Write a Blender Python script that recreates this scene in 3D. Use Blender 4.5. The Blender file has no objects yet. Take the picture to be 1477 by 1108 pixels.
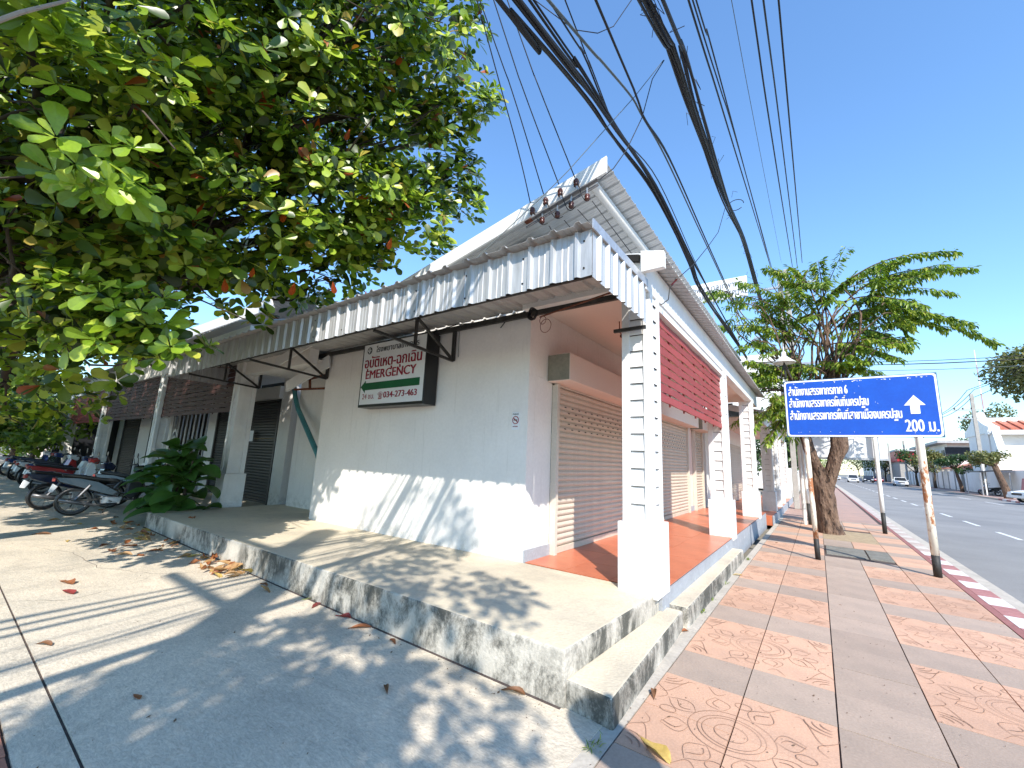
import bpy, math, random
import numpy as np
from mathutils import Vector, Matrix, noise as mnoise

SC = bpy.context.scene
COL = SC.collection
R = math.radians
rnd = random.Random(7)

# ------------------------------------------------------------------ camera
cam = bpy.data.cameras.new('camera'); co = bpy.data.objects.new('camera', cam); COL.objects.link(co)
CAMR = Matrix(((0.81089, 0.07060, 0.58093), (0.58368, -0.16922, -0.79416), (0.04224, 0.98305, -0.17842)))
CAMP = Vector((0, 0, 1.55))
co.matrix_world = Matrix.Translation(CAMP) @ CAMR.to_4x4()
cam.sensor_width = 36; cam.lens = 36 * 600.7 / 1477; cam.clip_start = 0.05; cam.clip_end = 3000
SC.camera = co

# ------------------------------------------------------------------ sky, sun, exposure
SUN_AZ = (0.68, -0.73); SUN_EL = 41.2
w = bpy.data.worlds.new('World'); SC.world = w; w.use_nodes = True
nt = w.node_tree; bg = nt.nodes['Background']
sky = nt.nodes.new('ShaderNodeTexSky'); sky.sky_type = 'NISHITA'; sky.sun_disc = False
sky.sun_elevation = R(SUN_EL); sky.sun_rotation = math.atan2(SUN_AZ[0], SUN_AZ[1])
sky.air_density = 1.4; sky.dust_density = 0.0; sky.ozone_density = 6.0
mx = nt.nodes.new('ShaderNodeMix'); mx.data_type = 'RGBA'; mx.blend_type = 'MULTIPLY'; mx.inputs[0].default_value = 1
nt.links.new(sky.outputs[0], mx.inputs[6]); mx.inputs[7].default_value = (.87, .985, 1.07, 1); nt.links.new(mx.outputs[2], bg.inputs[0]); bg.inputs[1].default_value = 0.15
sl = bpy.data.lights.new('sun', 'SUN'); so = bpy.data.objects.new('sun', sl); COL.objects.link(so)
sl.energy = 3.7; sl.angle = R(0.53); sl.color = (1.0, 0.945, 0.86)
h = math.cos(R(SUN_EL)) / math.hypot(*SUN_AZ)
sundir = Vector((SUN_AZ[0] * h, SUN_AZ[1] * h, math.sin(R(SUN_EL))))
so.rotation_euler = (-sundir).to_track_quat('-Z', 'Y').to_euler(); so.location = (6, -7, 14)
SC.view_settings.view_transform = 'Standard'; SC.view_settings.look = 'None'
SC.view_settings.gamma = 1; SC.view_settings.use_curve_mapping = False
SC.view_settings.exposure = 0.95
SC.render.engine = 'CYCLES'; SC.cycles.max_bounces = 6; SC.cycles.transparent_max_bounces = 8
SC.cycles.use_denoising = True

# ------------------------------------------------------------------ materials
MATS = {}
def mat(name, c, rough=.7, metal=0, var=.12, scale=3., c2=None, bump=.15, bscale=30., objvar=0., stretch=(1, 1, 1), spec=.4, hi=.65, lo=.35, coat=0, rust=None):
    """procedural material: base colour broken up by two noises, fine bump"""
    if name in MATS: return MATS[name]
    m = bpy.data.materials.new(name); m.use_nodes = True; t = m.node_tree; N = t.nodes; L = t.links
    b = N['Principled BSDF']; b.inputs['Roughness'].default_value = rough; b.inputs['Metallic'].default_value = metal
    b.inputs['Specular IOR Level'].default_value = spec; b.inputs['Coat Weight'].default_value = coat
    tc = N.new('ShaderNodeTexCoord'); mp = N.new('ShaderNodeMapping'); mp.inputs['Scale'].default_value = stretch
    L.new(tc.outputs['Object'], mp.inputs[0])
    n1 = N.new('ShaderNodeTexNoise'); n1.inputs['Scale'].default_value = scale; n1.inputs['Detail'].default_value = 8; n1.inputs['Roughness'].default_value = .62
    L.new(mp.outputs[0], n1.inputs[0])
    r1 = N.new('ShaderNodeMapRange'); r1.inputs[1].default_value = lo; r1.inputs[2].default_value = hi; L.new(n1.outputs[0], r1.inputs[0])
    mx = N.new('ShaderNodeMix'); mx.data_type = 'RGBA'; L.new(r1.outputs[0], mx.inputs[0])
    a = c; bcol = c2 if c2 else tuple(x * (1 - var * 2) for x in c)
    mx.inputs[6].default_value = (*a, 1); mx.inputs[7].default_value = (*bcol, 1)
    out = mx.outputs[2]
    n2 = N.new('ShaderNodeTexNoise'); n2.inputs['Scale'].default_value = bscale; n2.inputs['Detail'].default_value = 6
    L.new(mp.outputs[0], n2.inputs[0])
    hs = N.new('ShaderNodeHueSaturation'); L.new(out, hs.inputs['Color'])
    r2 = N.new('ShaderNodeMapRange'); r2.inputs[1].default_value = .3; r2.inputs[2].default_value = .7
    r2.inputs[3].default_value = 1 - var; r2.inputs[4].default_value = 1 + var; L.new(n2.outputs[0], r2.inputs[0])
    val = r2.outputs[0]
    if objvar:
        oi = N.new('ShaderNodeObjectInfo'); r3 = N.new('ShaderNodeMapRange'); r3.inputs[3].default_value = 1 - objvar; r3.inputs[4].default_value = 1 + objvar
        L.new(oi.outputs['Random'], r3.inputs[0]); mu = N.new('ShaderNodeMath'); mu.operation = 'MULTIPLY'
        L.new(val, mu.inputs[0]); L.new(r3.outputs[0], mu.inputs[1]); val = mu.outputs[0]
    L.new(val, hs.inputs['Value']); out = hs.outputs[0]
    if rust:
        n3 = N.new('ShaderNodeTexNoise'); n3.inputs['Scale'].default_value = rust[0]; n3.inputs['Detail'].default_value = 9; n3.inputs['Roughness'].default_value = .7
        L.new(mp.outputs[0], n3.inputs[0])
        r4 = N.new('ShaderNodeMapRange'); r4.inputs[1].default_value = rust[1]; r4.inputs[2].default_value = rust[1] + .06; L.new(n3.outputs[0], r4.inputs[0])
        m2 = N.new('ShaderNodeMix'); m2.data_type = 'RGBA'; L.new(r4.outputs[0], m2.inputs[0]); L.new(out, m2.inputs[6]); m2.inputs[7].default_value = (*rust[2], 1)
        out = m2.outputs[2]
    L.new(out, b.inputs['Base Color'])
    if bump:
        bp = N.new('ShaderNodeBump'); bp.inputs['Strength'].default_value = bump; bp.inputs['Distance'].default_value = .02
        L.new(n2.outputs[0], bp.inputs['Height']); L.new(bp.outputs[0], b.inputs['Normal'])
    MATS[name] = m; return m

def leafmat(name, cols, trans=.35, rough=.4):
    m = bpy.data.materials.new(name); m.use_nodes = True; t = m.node_tree; N = t.nodes; L = t.links
    b = N['Principled BSDF']; out = N['Material Output']
    g = N.new('ShaderNodeNewGeometry'); cr = N.new('ShaderNodeValToRGB'); L.new(g.outputs['Random Per Island'], cr.inputs[0])
    els = cr.color_ramp.elements
    while len(els) < len(cols): els.new(.5)
    for e, (p, c) in zip(els, cols): e.position = p; e.color = (*c, 1)
    tc = N.new('ShaderNodeTexCoord'); n = N.new('ShaderNodeTexNoise'); n.inputs['Scale'].default_value = 9; L.new(tc.outputs['Object'], n.inputs[0])
    hs = N.new('ShaderNodeHueSaturation'); L.new(cr.outputs[0], hs.inputs['Color'])
    mr = N.new('ShaderNodeMapRange'); mr.inputs[3].default_value = .75; mr.inputs[4].default_value = 1.25; L.new(n.outputs[0], mr.inputs[0]); L.new(mr.outputs[0], hs.inputs['Value'])
    L.new(hs.outputs[0], b.inputs['Base Color']); b.inputs['Roughness'].default_value = rough; b.inputs['Specular IOR Level'].default_value = .5
    tr = N.new('ShaderNodeBsdfTranslucent'); gm = N.new('ShaderNodeMix'); gm.data_type = 'RGBA'; gm.blend_type = 'MULTIPLY'; gm.inputs[0].default_value = 1
    L.new(hs.outputs[0], gm.inputs[6]); gm.inputs[7].default_value = (1.6, 1.9, .7, 1); L.new(gm.outputs[2], tr.inputs[0])
    ms = N.new('ShaderNodeMixShader'); ms.inputs[0].default_value = trans
    L.new(b.outputs[0], ms.inputs[1]); L.new(tr.outputs[0], ms.inputs[2]); L.new(ms.outputs[0], out.inputs['Surface'])
    MATS[name] = m; return m

white = mat('white_paint', (.80, .78, .745), .55, var=.03, scale=1.6, c2=(.68, .675, .66), bump=.06, bscale=60)
whitewall = mat('white_wall_paint', (.83, .795, .745), .8, var=.03, scale=.8, c2=(.75, .715, .67), bump=.15, bscale=22)
peach = mat('peach_wall_paint', (.80, .64, .55), .8, var=.03, scale=1.2, c2=(.74, .58, .49), bump=.08, bscale=25)
soffitm = mat('ceiling_board_paint', (.78, .66, .58), .8, var=.02, scale=1, bump=.03)
greyedge = mat('grey_edge_paint', (.36, .38, .41), .7, var=.08, scale=5, bump=.2, rust=(9, .62, (.68, .68, .66)))
tilem = mat('terracotta_tile', (.60, .185, .09), .32, var=.05, scale=3, c2=(.50, .14, .065), bump=.03, objvar=.07, spec=.5)
shut = mat('cream_shutter', (.60, .51, .41), .5, var=.05, scale=4, bump=.04, objvar=.035)
shutframe = mat('shutter_frame', (.62, .56, .47), .5, var=.05, scale=4, bump=.04)
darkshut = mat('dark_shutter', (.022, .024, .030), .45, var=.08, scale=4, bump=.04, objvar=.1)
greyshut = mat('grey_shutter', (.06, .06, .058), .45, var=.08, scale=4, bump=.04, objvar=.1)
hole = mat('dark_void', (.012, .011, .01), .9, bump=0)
redslat = mat('red_slat_paint', (.30, .05, .042), .5, var=.06, scale=6, bump=.1, bscale=40, objvar=.1)
zinc = mat('zinc_sheet', (.56, .56, .56), .42, .4, var=.05, scale=4, c2=(.42, .42, .42), bump=.04, bscale=12, stretch=(5, 5, .6))
zincroof = mat('zinc_roof', (.56, .57, .57), .45, .35, var=.06, scale=3, bump=.04, bscale=10)
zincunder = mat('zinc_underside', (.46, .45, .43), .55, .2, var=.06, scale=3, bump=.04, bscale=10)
roofgrey = mat('grey_fibre_roof', (.50, .50, .49), .7, 0, var=.1, scale=2, bump=.1)
steel = mat('dark_steel', (.05, .048, .045), .5, .3, var=.2, scale=8, bump=.1)
blackp = mat('black_plastic', (.012, .012, .013), .35, bump=.02, spec=.5)
cablem = mat('cable_rubber', (.014, .014, .016), .6, bump=0)
cablegrey = mat('cable_grey', (.10, .12, .12), .6, bump=0)
insul = mat('brown_insulator', (.10, .03, .02), .25, var=.2, bump=0)
galv = mat('galvanised', (.55, .55, .56), .4, .6, var=.1, scale=8, bump=.05)
rustm = mat('rust', (.22, .07, .035), .85, var=.3, scale=12, bump=.3)
polewhite = mat('rusty_white_pole', (.78, .73, .60), .6, var=.05, scale=3, bump=.1, rust=(5.0, .515, (.36, .14, .055)), stretch=(1, 1, .45))
polecream = mat('white_post_paint', (.80, .78, .74), .6, var=.05, scale=3, bump=.05)
poleblack = mat('black_band_paint', (.035, .033, .03), .6, var=.2, scale=9, bump=.1)
concpole = mat('concrete_pole', (.42, .39, .35), .85, var=.1, scale=3, bump=.2)
blues = mat('blue_sign_sheet', (.003, .078, .46), .35, var=.05, scale=2, c2=(.003, .062, .40), bump=0, spec=.5)
signwhite = mat('sign_white', (.82, .83, .84), .5, var=.02, bump=0)
bluedge = mat('sign_edge', (.05, .12, .2), .5, bump=0)
lightbox = mat('lightbox_face', (.74, .76, .75), .35, var=.02, bump=0, scale=1)
redtxt = mat('red_print', (.32, .008, .03), .5, bump=0)
blacktxt = mat('black_print', (.012, .02, .018), .5, bump=0)
greentxt = mat('green_print', (.004, .11, .035), .5, bump=0)
lampw = mat('lamp_enamel', (.78, .78, .76), .4, bump=0)
asphalt = mat('asphalt', (.27, .262, .25), .9, var=.12, scale=.3, c2=(.205, .20, .195), bump=.35, bscale=90)
roadpaint = mat('road_paint', (.74, .74, .72), .7, var=.1, scale=5, bump=.1, rust=(14, .6, (.25, .25, .25)))
gutterm = mat('gutter_concrete', (.50, .45, .38), .85, var=.1, scale=3, bump=.2)
kerbred = mat('kerb_red', (.42, .19, .175), .8, var=.1, scale=6, bump=.2, rust=(10, .62, (.5, .40, .38)))
kerbwhite = mat('kerb_white', (.72, .69, .67), .8, var=.08, scale=6, bump=.2, rust=(10, .64, (.45, .38, .35)))
bandred = mat('edge_band_red', (.33, .14, .125), .85, var=.1, scale=6, bump=.15)
slabpink = mat('pink_slab', (.58, .35, .235), .85, var=.08, scale=2.6, c2=(.46, .29, .205), bump=.12, bscale=60, objvar=.10, lo=.4, hi=.75)
slabgrey = mat('brown_grey_slab', (.395, .30, .235), .85, var=.08, scale=2.6, c2=(.32, .25, .20), bump=.12, bscale=60, objvar=.09, lo=.4, hi=.75)
groove = mat('carved_groove', (.36, .21, .14), .95, var=.2, bump=0)
jointm = mat('joint_dirt', (.10, .075, .065), .95, var=.2, scale=20, bump=.3)
farpave = mat('far_pavement', (.44, .28, .22), .85, var=.08, scale=1.5, c2=(.34, .24, .20), bump=.1)
earth = mat('dry_earth', (.42, .32, .20), .95, var=.12, scale=6, bump=.5)
drain = mat('drain_cover_concrete', (.22, .21, .18), .9, var=.15, scale=5, bump=.3)
groundm = mat('ground_earth', (.26, .24, .2), .95, var=.1, scale=.2, bump=.2)
tealp = mat('teal_pvc', (.06, .24, .26), .4, bump=.02)
bark = mat('tree_bark', (.21, .135, .09), .95, var=.3, scale=5, c2=(.10, .06, .042), bump=1.0, bscale=12, stretch=(1.8, 1.8, .6), rust=(6, .545, (.035, .022, .016)))
bark.node_tree.nodes['Bump'].inputs['Distance'].default_value = .07
barkd = mat('almond_bark', (.10, .075, .055), .95, var=.25, scale=4, c2=(.05, .04, .03), bump=.6, bscale=12)
brickm = mat('clay_brick', (.46, .19, .12), .85, var=.1, scale=7, bump=.2, objvar=.2)
stallb = mat('blue_crate', (.03, .12, .38), .5, bump=0)

def concrete(name, c, c2, stain=(.08, .08, .07), amt=.6, swirl=False, side=False):
    m = mat(name, c, .88, var=.07, scale=1.1, c2=c2, bump=.35, bscale=42)
    t = m.node_tree; N = t.nodes; L = t.links; b = N['Principled BSDF']
    src = b.inputs['Base Color'].links[0].from_socket
    tc = N.new('ShaderNodeTexCoord'); mp = N.new('ShaderNodeMapping'); L.new(tc.outputs['Object'], mp.inputs[0])
    mp.inputs['Scale'].default_value = (4.5, 4.5, 1.1) if side else (1, 1, 1)
    n = N.new('ShaderNodeTexNoise'); n.inputs['Scale'].default_value = 1.6 if side else 1.0; n.inputs['Detail'].default_value = 12; n.inputs['Roughness'].default_value = .72
    n.inputs['Distortion'].default_value = 1.5 if swirl else .3
    L.new(mp.outputs[0], n.inputs[0])
    mr = N.new('ShaderNodeMapRange'); mr.inputs[1].default_value = .5 if not side else .42; mr.inputs[2].default_value = .74 if not side else .56; mr.inputs[4].default_value = amt
    L.new(n.outputs[0], mr.inputs[0])
    mx = N.new('ShaderNodeMix'); mx.data_type = 'RGBA'; L.new(mr.outputs[0], mx.inputs[0]); L.new(src, mx.inputs[6]); mx.inputs[7].default_value = (*stain, 1)
    out = mx.outputs[2]
    if side:    # patchy black algae: the streaks only grow in irregular patches
        n.inputs['Scale'].default_value = 1.4; n.inputs['Detail'].default_value = 14; n.inputs['Roughness'].default_value = .8; mp.inputs['Scale'].default_value = (2.2, 2.2, 1.3)
        np_ = N.new('ShaderNodeTexNoise'); np_.inputs['Scale'].default_value = 1.0; np_.inputs['Detail'].default_value = 3; L.new(tc.outputs['Object'], np_.inputs[0])
        rp = N.new('ShaderNodeMapRange'); rp.inputs[1].default_value = .30; rp.inputs[2].default_value = .46; L.new(np_.outputs[0], rp.inputs[0])
        mm = N.new('ShaderNodeMath'); mm.operation = 'MULTIPLY'; L.new(rp.outputs[0], mm.inputs[0]); L.new(mr.outputs[0], mm.inputs[1]); L.new(mm.outputs[0], mx.inputs[0])
    if swirl:   # broom/trowel marks left in the screed
        wv = N.new('ShaderNodeTexNoise'); wv.inputs['Scale'].default_value = 9; wv.inputs['Detail'].default_value = 10; wv.inputs['Roughness'].default_value = .8; wv.inputs['Distortion'].default_value = 3
        mp2 = N.new('ShaderNodeMapping'); mp2.inputs['Scale'].default_value = (1, 3.2, 1); mp2.inputs['Rotation'].default_value = (0, 0, .5); L.new(tc.outputs['Object'], mp2.inputs[0]); L.new(mp2.outputs[0], wv.inputs[0])
        r = N.new('ShaderNodeMapRange'); r.inputs[1].default_value = .35; r.inputs[2].default_value = .65; r.inputs[3].default_value = .68; r.inputs[4].default_value = 1.2; L.new(wv.outputs[0], r.inputs[0])
        hs = N.new('ShaderNodeHueSaturation'); L.new(r.outputs[0], hs.inputs['Value']); L.new(out, hs.inputs['Color']); out = hs.outputs[0]
    L.new(out, b.inputs['Base Color'])
    return m
def grime(m, base_c=(.36, .33, .27), amt=.5, zb=.34, zh=.30, streak=.35):
    """rain streaks and splash dirt on an existing painted wall material"""
    t = m.node_tree; N = t.nodes; L = t.links; b = N['Principled BSDF']; src = b.inputs['Base Color'].links[0].from_socket
    g = N.new('ShaderNodeNewGeometry'); mp = N.new('ShaderNodeMapping'); mp.inputs['Scale'].default_value = (5, 5, .35); L.new(g.outputs['Position'], mp.inputs[0])
    n = N.new('ShaderNodeTexNoise'); n.inputs['Scale'].default_value = 2.0; n.inputs['Detail'].default_value = 9; n.inputs['Roughness'].default_value = .7; L.new(mp.outputs[0], n.inputs[0])
    a = N.new('ShaderNodeMapRange'); a.inputs[1].default_value = .56; a.inputs[2].default_value = .78; a.inputs[4].default_value = streak; L.new(n.outputs[0], a.inputs[0])
    sp = N.new('ShaderNodeSeparateXYZ'); L.new(g.outputs['Position'], sp.inputs[0])
    z = N.new('ShaderNodeMapRange'); z.inputs[1].default_value = zb; z.inputs[2].default_value = zb + zh; z.inputs[3].default_value = 1; z.inputs[4].default_value = 0; L.new(sp.outputs[2], z.inputs[0])
    n2 = N.new('ShaderNodeTexNoise'); n2.inputs['Scale'].default_value = 7; n2.inputs['Detail'].default_value = 10; n2.inputs['Roughness'].default_value = .75; L.new(g.outputs['Position'], n2.inputs[0])
    r2 = N.new('ShaderNodeMapRange'); r2.inputs[1].default_value = .46; r2.inputs[2].default_value = .62; L.new(n2.outputs[0], r2.inputs[0])
    m1 = N.new('ShaderNodeMath'); m1.operation = 'MULTIPLY'; L.new(z.outputs[0], m1.inputs[0]); L.new(r2.outputs[0], m1.inputs[1])
    m2 = N.new('ShaderNodeMath'); m2.operation = 'MULTIPLY'; m2.inputs[1].default_value = amt; L.new(m1.outputs[0], m2.inputs[0])
    m3 = N.new('ShaderNodeMath'); m3.operation = 'MAXIMUM'; L.new(m2.outputs[0], m3.inputs[0]); L.new(a.outputs[0], m3.inputs[1])
    mx = N.new('ShaderNodeMix'); mx.data_type = 'RGBA'; L.new(m3.outputs[0], mx.inputs[0]); L.new(src, mx.inputs[6]); mx.inputs[7].default_value = (*base_c, 1); L.new(mx.outputs[2], b.inputs['Base Color'])
grime(whitewall); grime(white, amt=.35, streak=.22); grime(zinc, (.26, .25, .235), 0, streak=.75); grime(peach, amt=.4, streak=.15)
grime(asphalt, (.12, .115, .11), 0, streak=.0)
lotm = concrete('lot_concrete', (.70, .595, .455), (.56, .49, .385), (.33, .295, .24), .75, swirl=True)
platm = concrete('platform_top_concrete', (.66, .565, .41), (.53, .46, .35), (.34, .30, .24), .75)
sidem = concrete('stained_side_concrete', (.58, .53, .45), (.42, .39, .33), (.055, .055, .045), .93, side=True)

# ------------------------------------------------------------------ object helpers
ORIG = {}
def setp(o, label=None, cat=None, group=None, kind=None):
    if label: o['label'] = label
    if cat: o['category'] = cat
    if group: o['group'] = group
    if kind: o['kind'] = kind
    return o
def thing(name, loc, label=None, cat=None, group=None, rz=0, kind=None):
    o = bpy.data.objects.new(name, None); o.empty_display_size = .2; COL.objects.link(o); o.location = loc; o.rotation_euler = (0, 0, rz)
    ORIG[o.name] = Vector(loc); return setp(o, label, cat, group, kind)
def rootorigin(p):
    o = Vector((0, 0, 0))
    while p is not None:
        o += Vector(p.location); p = p.parent
    return o
class MB:
    def __init__(s): s.v = []; s.f = []
    def add(s, vs, fs):
        n = len(s.v); s.v += [tuple(v) for v in vs]; s.f += [tuple(i + n for i in f) for f in fs]; return s
    def box(s, x0, x1, y0, y1, z0, z1):
        return s.add([(x0, y0, z0), (x1, y0, z0), (x1, y1, z0), (x0, y1, z0), (x0, y0, z1), (x1, y0, z1), (x1, y1, z1), (x0, y1, z1)],
                     [(0, 3, 2, 1), (4, 5, 6, 7), (0, 1, 5, 4), (1, 2, 6, 5), (2, 3, 7, 6), (3, 0, 4, 7)])
    def prism(s, pts, d):
        """extrude closed polygon pts (3D, CCW seen against d) by vector d"""
        n = len(pts); d = Vector(d); a = [Vector(p) for p in pts]
        return s.add(a + [p + d for p in a], [tuple(reversed(range(n))), tuple(range(n, 2 * n))] + [(i, (i + 1) % n, (i + 1) % n + n, i + n) for i in range(n)])
    def bar(s, p, q, wd, ht=None, up=(0, 0, 1)):
        ht = ht or wd; p = Vector(p); q = Vector(q); d = (q - p).normalized(); u = Vector(up)
        if abs(d.dot(u)) > .98: u = Vector((0, 1, 0))
        a = d.cross(u).normalized() * wd / 2; b = a.cross(d).normalized() * ht / 2
        vs = [p - a - b, p + a - b, p + a + b, p - a + b, q - a - b, q + a - b, q + a + b, q - a + b]
        return s.add(vs, [(0, 3, 2, 1), (4, 5, 6, 7), (0, 1, 5, 4), (1, 2, 6, 5), (2, 3, 7, 6), (3, 0, 4, 7)])
    def tube(s, pts, r, n=8, cap=True):
        pts = [Vector(p) for p in pts]; k = len(pts); rs = r if isinstance(r, (list, tuple)) else [r] * k
        vs = []; prev = None
        for i, p in enumerate(pts):
            d = (pts[min(i + 1, k - 1)] - pts[max(i - 1, 0)]).normalized()
            if prev is None: a = d.orthogonal().normalized()
            else: a = (prev - d * prev.dot(d)); a = a.normalized() if a.length > 1e-6 else d.orthogonal().normalized()
            prev = a; b = d.cross(a)
            vs += [p + (a * math.cos(2 * math.pi * j / n) + b * math.sin(2 * math.pi * j / n)) * rs[i] for j in range(n)]
        fs = [(i * n + j, i * n + (j + 1) % n, (i + 1) * n + (j + 1) % n, (i + 1) * n + j) for i in range(k - 1) for j in range(n)]
        if cap: fs += [tuple(reversed(range(n))), tuple(range((k - 1) * n, k * n))]
        return s.add(vs, fs)
    def lathe(s, prof, n=16, c=(0, 0, 0), axis='z'):
        vs = []
        for (r, z) in prof:
            for j in range(n):
                a = 2 * math.pi * j / n; x, y = r * math.cos(a), r * math.sin(a)
                v = {'z': (x, y, z), 'x': (z, x, y), 'y': (x, z, y)}[axis]
                vs.append((v[0] + c[0], v[1] + c[1], v[2] + c[2]))
        k = len(prof)
        return s.add(vs, [(i * n + j, i * n + (j + 1) % n, (i + 1) * n + (j + 1) % n, (i + 1) * n + j) for i in range(k - 1) for j in range(n)])
    def sheet(s, prof, d, th=.002):
        """profile (list of 3D points) swept by d, given a small thickness along the local normal"""
        a = [Vector(p) for p in prof]; d = Vector(d); n = len(a); nn = (a[-1] - a[0]).cross(d).normalized() * th
        vs = a + [p + d for p in a] + [p + nn for p in a] + [p + d + nn for p in a]
        fs = []
        for i in range(n - 1):
            fs += [(i, i + n, i + 1 + n, i + 1), (i + 2 * n, i + 1 + 2 * n, i + 1 + 3 * n, i + 3 * n), (i, i + 1, i + 1 + 2 * n, i + 2 * n), (i + n, i + 3 * n, i + 1 + 3 * n, i + 1 + n)]
        fs += [(0, 2 * n, 3 * n, n), (n - 1, 2 * n - 1, 4 * n - 1, 3 * n - 1)]
        return s.add(vs, fs)
    def build(s, name, m, parent=None, origin=None, smooth=False, bevel=0, label=None, cat=None, group=None, kind=None):
        me = bpy.data.meshes.new(name)
        if parent is not None: base = rootorigin(parent); o_abs = Vector(origin) if origin is not None else base
        else:
            if origin is None:
                A = np.array(s.v); origin = ((A[:, 0].min() + A[:, 0].max()) / 2, (A[:, 1].min() + A[:, 1].max()) / 2, A[:, 2].min())
            o_abs = Vector(origin); base = Vector((0, 0, 0))
        me.from_pydata([(v[0] - o_abs.x, v[1] - o_abs.y, v[2] - o_abs.z) for v in s.v], [], s.f)
        for mm in (m if isinstance(m, list) else [m]): me.materials.append(mm)
        if smooth: me.shade_smooth()
        o = bpy.data.objects.new(name, me); COL.objects.link(o)
        if parent is not None: o.parent = parent
        o.location = o_abs - base
        if bevel:
            b = o.modifiers.new('bevel', 'BEVEL'); b.width = bevel; b.segments = 2; b.limit_method = 'ANGLE'
        return setp(o, label, cat, group, kind)
def B(name, m, x0, x1, y0, y1, z0, z1, parent=None, bevel=0, **k): return MB().box(x0, x1, y0, y1, z0, z1).build(name, m, parent, bevel=bevel, **k)
def inst(src, loc, parent=None, name=None, rot=None, mtl=None):
    """linked copy placed at world loc"""
    o = bpy.data.objects.new(name or src.name.split('.')[0], src.data if not hasattr(src, 'vertices') else src)
    COL.objects.link(o)
    if parent is not None: o.parent = parent; o.location = Vector(loc) - rootorigin(parent)
    else: o.location = loc
    if rot: o.rotation_euler = rot
    return o
def copytree(o, parent=None):
    c = o.copy(); COL.objects.link(c)
    if parent is not None: c.parent = parent
    for ch in list(o.children): copytree(ch, c)
    return c
def rawmesh(name, V, F, m, parent=None, smooth=False, **k):
    """numpy verts, quads/tris arrays -> object (world coords, origin 0)"""
    me = bpy.data.meshes.new(name); V = np.asarray(V, dtype=np.float32); nf, kk = F.shape
    base = rootorigin(parent) if parent is not None else Vector((0, 0, 0))
    V = V - np.array(base, dtype=np.float32)
    me.vertices.add(len(V)); me.vertices.foreach_set('co', V.ravel())
    me.loops.add(nf * kk); me.loops.foreach_set('vertex_index', F.astype(np.int32).ravel())
    me.polygons.add(nf); me.polygons.foreach_set('loop_start', np.arange(0, nf * kk, kk, dtype=np.int32)); me.polygons.foreach_set('loop_total', np.full(nf, kk, dtype=np.int32))
    me.update(calc_edges=True); me.validate()
    me.materials.append(m)
    if smooth: me.shade_smooth()
    o = bpy.data.objects.new(name, me); COL.objects.link(o)
    if parent is not None: o.parent = parent
    return setp(o, **k)
def text(body, loc, rot, size, m, parent, width=None, off=0., ext=.001, name='lettering', align='LEFT', ysc=1.):
    c = bpy.data.curves.new('txt', 'FONT'); c.body = body; c.size = size; c.offset = off; c.extrude = ext; c.align_x = align; c.resolution_u = 3
    o = bpy.data.objects.new('txt', c); COL.objects.link(o); bpy.context.view_layer.update()
    me = bpy.data.meshes.new_from_object(o.evaluated_get(bpy.context.evaluated_depsgraph_get()))
    xs = [v.co.x for v in me.vertices]; wdt = (max(xs) - min(xs)) or 1
    sx = width / wdt if width else 1.
    x0 = min(xs) if align == 'LEFT' else 0
    for v in me.vertices: v.co.x = (v.co.x - x0) * sx; v.co.y *= ysc
    bpy.data.objects.remove(o); me.materials.clear(); me.materials.append(m)
    ob = bpy.data.objects.new(name, me); COL.objects.link(ob); ob.parent = parent
    ob.location = Vector(loc) - (rootorigin(parent) if parent else Vector((0, 0, 0))); ob.rotation_euler = rot
    return ob

F_PX = 600.7
def ray(px, py):
    return (CAMR @ Vector(((px - 738.5) / F_PX, -(py - 554) / F_PX, -1))).normalized()
def at(px, py, ax, val):
    d = ray(px, py); return CAMP + d * ((val - CAMP[ax]) / d[ax])

# ================================================================== SETTING
# big ground sheet
B('ground', groundm, -400, 500, -300, 1500, -1.0, -.17, kind='structure')
# road
B('road', asphalt, 1.95, 12.75, -60, 900, -.40, -.15, kind='structure')
lm = MB()
road = bpy.data.objects['road']
for k in range(-4, 60):
    y0 = 19.35 + k * 4.05
    MB().box(4.66, 4.78, y0, y0 + 2.0, -.150, -.146).build('lane_dash', roadpaint, road)
for (xx, a, b_) in ((7.75, 14, 300), (7.95, 14, 300)):
    pass
for k in range(0, 40):
    y0 = 21 + k * 8.1
    MB().box(10.45, 10.57, y0, y0 + 4.0, -.150, -.146).build('lane_dash', roadpaint, road)
# gutter, kerb
B('gutter', gutterm, 1.80, 2.22, -30, 300, -.3, -.143, kind='structure')
kerb = B('kerb', gutterm, 1.66, 1.86, -30, 300, -.3, -.012, kind='structure')
ksrc = {}
for k in range(-4, 80):
    y0 = 1.2 + k * .5
    key = k % 2 + (2 if y0 > 12.5 else 0)
    m = (kerbwhite, kerbred, mat('kerb_faded_white', (.58, .53, .47), .85, var=.1, scale=5, bump=.2), mat('kerb_faded_red', (.50, .40, .35), .85, var=.1, scale=5, bump=.2))[key]
    if key not in ksrc:
        ksrc[key] = MB().box(1.642, 1.868, y0 + .004, y0 + .496, -.29, -.0).build('kerb_block', m, kerb, origin=(1.75, y0, -.29), bevel=.012)
    else: inst(ksrc[key], (1.75, y0, -.29), kerb)
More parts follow.
